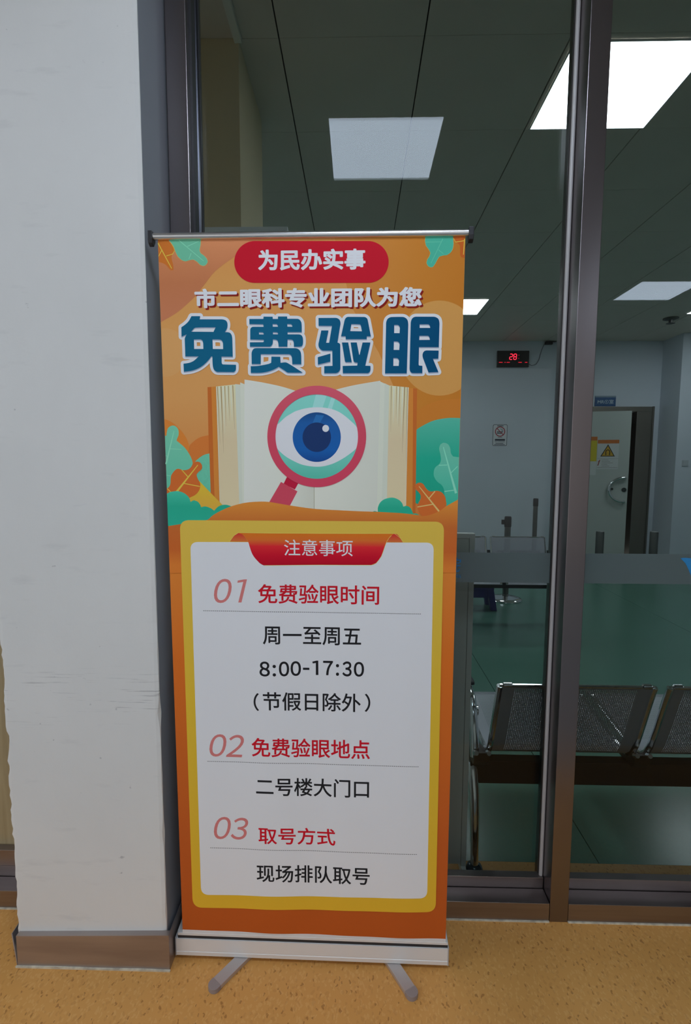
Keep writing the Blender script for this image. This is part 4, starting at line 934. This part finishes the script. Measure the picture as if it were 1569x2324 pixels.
def digit(ch, x, z, w_, h_):
    mb = MB(); t_ = 0.22*w_; sl_ = 0.12*w_
    def bar(xa, za, xb, zb):
        xs_ = lambda z_: (z_-z)/h_*sl_
        mb.v_ = None
        n = len(mb.v)
        if abs(za-zb) < 1e-6:
            q = [(xa+xs_(za), za-t_/2), (xb+xs_(za), za-t_/2), (xb+xs_(za), za+t_/2), (xa+xs_(za), za+t_/2)]
        else:
            q = [(xa-t_/2+xs_(za), za), (xa+t_/2+xs_(za), za), (xb+t_/2+xs_(zb), zb), (xb-t_/2+xs_(zb), zb)]
        mb.v += [(a, YW-0.0385, b) for a, b in q]+[(a, YW-0.0355, b) for a, b in q]
        mb.f += [tuple(n+i for i in f) for f in ((0, 1, 2, 3), (7, 6, 5, 4), (0, 4, 5, 1), (1, 5, 6, 2), (2, 6, 7, 3), (3, 7, 4, 0))]
    g = t_*0.5; zm = z+h_/2
    seg = dict(a=(x+g, z+h_, x+w_-g, z+h_), g=(x+g, zm, x+w_-g, zm), d=(x+g, z, x+w_-g, z), f=(x, zm+g, x, z+h_-g), b=(x+w_, zm+g, x+w_, z+h_-g), e=(x, z+g, x, zm-g), c=(x+w_, z+g, x+w_, zm-g))
    for s_ in SEG[ch]: bar(*seg[s_])
    return mb
for i, ch in enumerate('28'):
    add(digit(ch, cx0+W_*(0.385+0.125*i), cz0+H_*0.46, W_*0.085, H_*0.33).build('led_digit', RED, None), ck)
for zz in (0.72, 0.53):
    add(MB().box(cx0+W_*0.665, cx0+W_*0.68, YW-0.0385, YW-0.0355, cz0+H_*zz-0.004, cz0+H_*zz+0.004).build('led_dot', RED2, None), ck)
for a, b in ((0.06, 0.17), (0.235, 0.265), (0.30, 0.395), (0.665, 0.77), (0.87, 0.945)):
    add(MB().box(cx0+W_*a, cx0+W_*b, YW-0.0385, YW-0.0355, cz0+H_*0.265, cz0+H_*0.305).build('led_row', RED2, None), ck)
dx, dz = k6((2.71, 3.184))
add(MB().tube([(cx1-0.002, YW-0.01, cz0+0.05), (cx1+0.05, YW-0.008, cz0+0.025), (cx1+0.11, YW-0.006, cz0+0.045), (cx1+0.15, YW-0.006, cz0+0.11), (cx1+0.175, YW-0.006, cz0+0.22), (dx-0.06, YW-0.008, 3.155)], 0.0028, 6).build('cable', BLACKP, None, 0, True), ck)
pd = tag(empty('power_adapter', (dx, YW, 3.15)), 'small black power adapter near the ceiling above the clock cable', 'adapter')
add(MB().box(dx-0.055, dx+0.05, YW-0.05, YW-0.001, 3.145, 3.185).build('body', BLACKP, None, 0.008), pd)
add(MB().box(dx-0.04, dx+0.11, YW-0.02, YW-0.001, 3.187, 3.195).build('bracket', BLACKP, None), pd)

def card(name, x0, x1, z0, z1, m, label, cat, y=YW, th=0.004):
    t = tag(empty(name, ((x0+x1)/2, y, z0)), label, cat)
    add(MB().box(x0, x1, y-th, y-0.0008, z0, z1).build('sheet', m, None, 0.0), t)
    return t
def on(t, mb, name, m): return add(mb.build(name, m, None), t)
def ptext(t, body_, x0, x1, z0, z1, y, m, bold=0.0):
    o = plane_text(body_, x0, x1, z0, z1, y, m, None, bold); return add(o, t)
# no smoking sign
(nx0, nz1), (nx1, nz0) = k6((1.958, 2.018)), k6((2.176, 1.700)); NW, NH = nx1-nx0, nz1-nz0
ns = card('no_smoking_sign', nx0, nx1, nz0, nz1, mat('sign_white', (0.72, 0.73, 0.76), 0.4), 'white no smoking sign on the back wall below the clock', 'sign')
INK = mat('sign_navy', (0.03, 0.045, 0.075), 0.5); SRED = mat('sign_red', (0.42, 0.015, 0.03), 0.5)
YS = YW-0.0046
def frame_loop(x0, x1, z0, z1, r): return [(x1-r+r*math.cos(a), z1-r+r*math.sin(a)) for a in [math.radians(d) for d in range(0, 91, 15)]]+[(x0+r-r*math.sin(a), z1-r+r*math.cos(a)) for a in [math.radians(d) for d in range(0, 91, 15)]]+[(x0+r-r*math.cos(a), z0+r-r*math.sin(a)) for a in [math.radians(d) for d in range(0, 91, 15)]]+[(x1-r+r*math.sin(a), z0+r-r*math.cos(a)) for a in [math.radians(d) for d in range(0, 91, 15)]]
def flat(loops, y, m, name, t):
    v, f = fill(loops); me = bpy.data.meshes.new(name); me.from_pydata([(p[0], y, p[1]) for p in v], [], f); me.materials.append(m)
    o = bpy.data.objects.new(name, me); COL.objects.link(o); return add(o, t)
flat([frame_loop(nx0+0.004, nx1-0.004, nz0+0.004, nz1-0.004, 0.022), frame_loop(nx0+0.011, nx1-0.011, nz0+0.011, nz1-0.011, 0.017)], YS, INK, 'border', ns)
rc = (nx0+NW*0.5, nz0+NH*0.665)
flat([ellipse(rc[0], rc[1], 0.074, 0.074, 40), ellipse(rc[0], rc[1], 0.060, 0.060, 40)], YS-0.0004, SRED, 'ring', ns)
v_, f_ = stroke([((rc[0]-0.046, rc[1]+0.046), (rc[0]+0.046, rc[1]-0.046))], 0.006, 0)
flat([[v_[0], v_[1], v_[2], v_[3]]], YS-0.0004, SRED, 'slash', ns)
on(ns, MB().box(rc[0]-0.046, rc[0]+0.040, YS-0.0003, YS, rc[1]-0.012, rc[1]+0.002).box(rc[0]-0.046, rc[0]+0.034, YS-0.0003, YS, rc[1]-0.032, rc[1]-0.019), 'cigarette', INK)
on(ns, MB().tube([(rc[0]+0.036, YS, rc[1]+0.006), (rc[0]+0.022, YS, rc[1]+0.022), (rc[0]+0.0, YS, rc[1]+0.046)], 0.0025, 6).tube([(rc[0]+0.046, YS, rc[1]+0.006), (rc[0]+0.036, YS, rc[1]+0.022), (rc[0]+0.02, YS, rc[1]+0.046)], 0.0025, 6), 'smoke', INK)
ptext(ns, '禁止吸烟', nx0+NW*0.17, nx1-NW*0.16, nz0+NH*0.245, nz0+NH*0.335, YS-0.0004, INK, 0.03)
ptext(ns, 'NO SMOKING', nx0+NW*0.17, nx1-NW*0.18, nz0+NH*0.19, nz0+NH*0.228, YS-0.0004, INK, 0.02)
for a, b, z0_, z1_ in ((0.30, 0.72, 0.905, 0.94), (0.36, 0.66, 0.395, 0.415), (0.22, 0.74, 0.118, 0.145), (0.14, 0.84, 0.06, 0.088)):
    on(ns, MB().box(nx0+NW*a, nx0+NW*b, YS-0.0003, YS, nz0+NH*z0_, nz0+NH*z1_), 'fine_print', INK)
# blue room sign above the door
(bx0, bz1), (bx1, bz0) = k6((3.407, 2.40)), k6((3.700, 2.276))
bs = card('room_sign', bx0, bx1, bz0, bz1, mat('sign_blue', (0.025, 0.10, 0.26), 0.4), 'blue room number sign above the white door', 'sign', th=0.012)
on(bs, MB().box(bx0, bx1, YW-0.014, YW-0.001, bz1, bz1+0.022), 'top_edge', mat('sign_edge', (0.25, 0.33, 0.40), 0.4))
ptext(bs, 'MR①室', bx0+0.035, bx1-0.03, bz0+0.035, bz1-0.032, YW-0.0126, mat('sign_letter', (0.55, 0.66, 0.72), 0.5), 0.012)

# door
d1 = struct(empty('door_1', (3.5, YW, 0)), 'pale door standing ajar in a steel frame at the back of the room', 'door')
DST = mat('door_frame_steel', (0.22, 0.205, 0.18), 0.4, 0.9)
fj = (k6((4.000, 0))[0], k6((4.195, 0))[0])
add(MB().box(DX1-0.004, 4.235, YW-0.05, YW+0.10, 0, 2.20).build('jamb', DST, None, 0.003), d1)
add(MB().box(4.236, 4.262, YW-0.058, YW+0.0, 0, 2.275).build('jamb_edge', DST, None, 0.003), d1)
add(MB().box(DX0-0.10, 4.235, YW-0.05, YW+0.10, 2.2005, 2.272).build('head', DST, None, 0.003), d1)
add(MB().box(DX0-0.10, DX0-0.001, YW-0.05, YW+0.10, 0, 2.20).build('jamb', DST, None, 0.003), d1)
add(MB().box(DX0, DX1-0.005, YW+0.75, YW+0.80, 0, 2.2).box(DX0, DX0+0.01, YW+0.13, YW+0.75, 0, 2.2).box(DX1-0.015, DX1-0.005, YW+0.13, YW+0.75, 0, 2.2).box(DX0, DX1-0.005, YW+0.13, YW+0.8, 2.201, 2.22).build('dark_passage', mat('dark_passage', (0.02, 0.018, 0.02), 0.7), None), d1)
LEAFA = math.radians(-13)
lf = empty('door_leaf_hinge', (3.11, YW-0.055, 0)); bpy.data.objects.remove(lf)
DM = Matrix.Translation((3.115, YW-0.058, 0)) @ Matrix.Rotation(LEAFA, 4, 'Z')
DLW = 0.745
leaf = MB().box(0, DLW, -0.045, 0, 0.01, 2.19).build('door_leaf', mat('door_paint', (0.50, 0.53, 0.50), 0.45), None, 0.003)
leaf.parent = d1; leaf.matrix_parent_inverse = Matrix.Translation(d1.location).inverted(); leaf.matrix_basis = DM
def onleaf(mb, name, m, smooth=False, bevel=0.0):
    o = mb.build(name, m, None, bevel, smooth); o.parent = leaf; return o
hx, hz = DLW-0.05, 1.085
onleaf(MB().tube([(hx+0.01, -0.045, hz+0.17), (hx, -0.085, hz+0.17)] + [(hx-0.02-0.185*math.sin(a), -0.085, hz+0.17*math.cos(a)) for a in [math.pi*i/12 for i in range(0, 13)]] + [(hx, -0.085, hz-0.17), (hx+0.01, -0.045, hz-0.17)], 0.018, 10), 'handle', CHROME, True)
onleaf(MB().tube([(hx-0.0, -0.045, hz), (hx, -0.056, hz)], 0.031, 18), 'lock', mat('dark_lock', (0.05, 0.06, 0.06), 0.3, 0.7), True)
onleaf(MB().tube([(hx-0.155, -0.045, hz+0.01), (hx-0.155, -0.056, hz+0.01)], 0.016, 14), 'knob', mat('dark_lock', (0.05, 0.06, 0.06), 0.3, 0.7), True)
# posters taped to the door leaf (things of their own)
def poster(name, x0, x1, z0, z1, m, label):
    t = tag(empty(name), label, 'poster'); t.matrix_basis = DM @ Matrix.Translation(((x0+x1)/2, -0.0462, z0))
    MB().box(-(x1-x0)/2, (x1-x0)/2, -0.0014, 0.0, 0, z1-z0).build('sheet', m, t)
    return t
PW_ = mat('poster_white', (0.62, 0.63, 0.62), 0.5); PO = mat('poster_orange', (0.55, 0.16, 0.03), 0.5); PY = mat('poster_yellow', (0.62, 0.50, 0.03), 0.5); PK = mat('poster_black', (0.02, 0.02, 0.02), 0.5); PGY = mat('poster_grey', (0.30, 0.31, 0.30), 0.5)
px0, px1 = 0.325, 0.602; pz0, pz1 = 1.375, 1.79; pw, ph = px1-px0, pz1-pz0
p1 = poster('warning_poster', px0, px1, pz0, pz1, PW_, 'white poster with a yellow warning triangle on the door')
def pbox(t, a, b, c, d, m, name, w_, h_, y=-0.0020):
    return MB().box(-w_/2+a*w_, -w_/2+b*w_, y, -0.00145, c*h_, d*h_).build(name, m, t)
pbox(p1, 0, 1, 0.875, 1.0, PO, 'header', pw, ph)
MB().prism([(-0.098, 0.180), (0.092, 0.180), (-0.003, 0.352)], 'y', -0.0020, -0.00145).build('triangle_border', PK, p1)
MB().prism([(-0.080, 0.190), (0.074, 0.190), (-0.003, 0.330)], 'y', -0.0025, -0.00205).build('triangle', mat('poster_amber', (0.62, 0.36, 0.03), 0.5), p1)
MB().tube([(-0.035, -0.0028, 0.203), (-0.025, -0.0028, 0.205), (-0.030, -0.0028, 0.235), (-0.026, -0.0028, 0.262), (-0.003, -0.0028, 0.276), (0.020, -0.0028, 0.262), (0.024, -0.0028, 0.235), (0.019, -0.0028, 0.205), (0.029, -0.0028, 0.203)], 0.006, 6).build('magnet_symbol', PK, p1)
pbox(p1, 0.0, 1.0, 0.36, 0.368, PGY, 'rule', pw, ph)
for i, (a, b) in enumerate(((0.22, 0.55), (0.22, 0.62), (0.22, 0.75), (0.22, 0.5), (0.22, 0.6), (0.02, 0.98))):
    pbox(p1, a, b, 0.31-0.052*i, 0.318-0.052*i+0.006, PGY, 'text_line', pw, ph)
MB().tube([(-0.125, -0.0025, 0.05), (-0.105, -0.0025, 0.12)], 0.006, 6).tube([(-0.12, -0.0025, 0.10), (-0.098, -0.0025, 0.13)], 0.006, 6).build('symbol', mat('poster_red', (0.35, 0.05, 0.05), 0.5), p1)
p2 = poster('notice_poster', 0.06, 0.318, 1.29, 1.835, PW_, 'yellow and white notice poster, mostly hidden by the mullion')
pbox(p2, 0, 1, 0.90, 1.0, PO, 'header', 0.258, 0.545); pbox(p2, 0, 1, 0.36, 0.899, PY, 'yellow_field', 0.258, 0.545)
# smoke detector and switch
sd = tag(empty('smoke_detector', (3.764, 4.90, CEIL)), 'small smoke detector on the ceiling at upper right', 'smoke detector')
MB().lathe([(0.085, -0.001), (0.085, -0.012), (0.06, -0.02), (0.022, -0.024), (0.022, -0.055), (0.012, -0.06)], (0, 0, 0), 24).build('body', mat('detector_body', (0.10, 0.105, 0.10), 0.5), sd, 0, True)
MB().lathe([(0.05, -0.0601), (0.05, -0.063), (0.02, -0.064)], (0, 0, 0), 20).build('cap', mat('detector_cap', (0.06, 0.06, 0.06), 0.5), sd, 0, True)
sw_ = tag(empty('light_switch', (4.49, 5.60, 1.42)), 'pale square wall switch at the right picture edge', 'switch')
MB().box(-0.043, 0.043, -0.010, -0.0005, 0, 0.086).build('plate', mat('switch_plate', (0.50, 0.53, 0.56), 0.4), sw_, 0.003)
MB().box(-0.032, 0.032, -0.014, -0.0102, 0.012, 0.074).build('rocker', mat('switch_plate', (0.50, 0.53, 0.56), 0.4), sw_, 0.002)
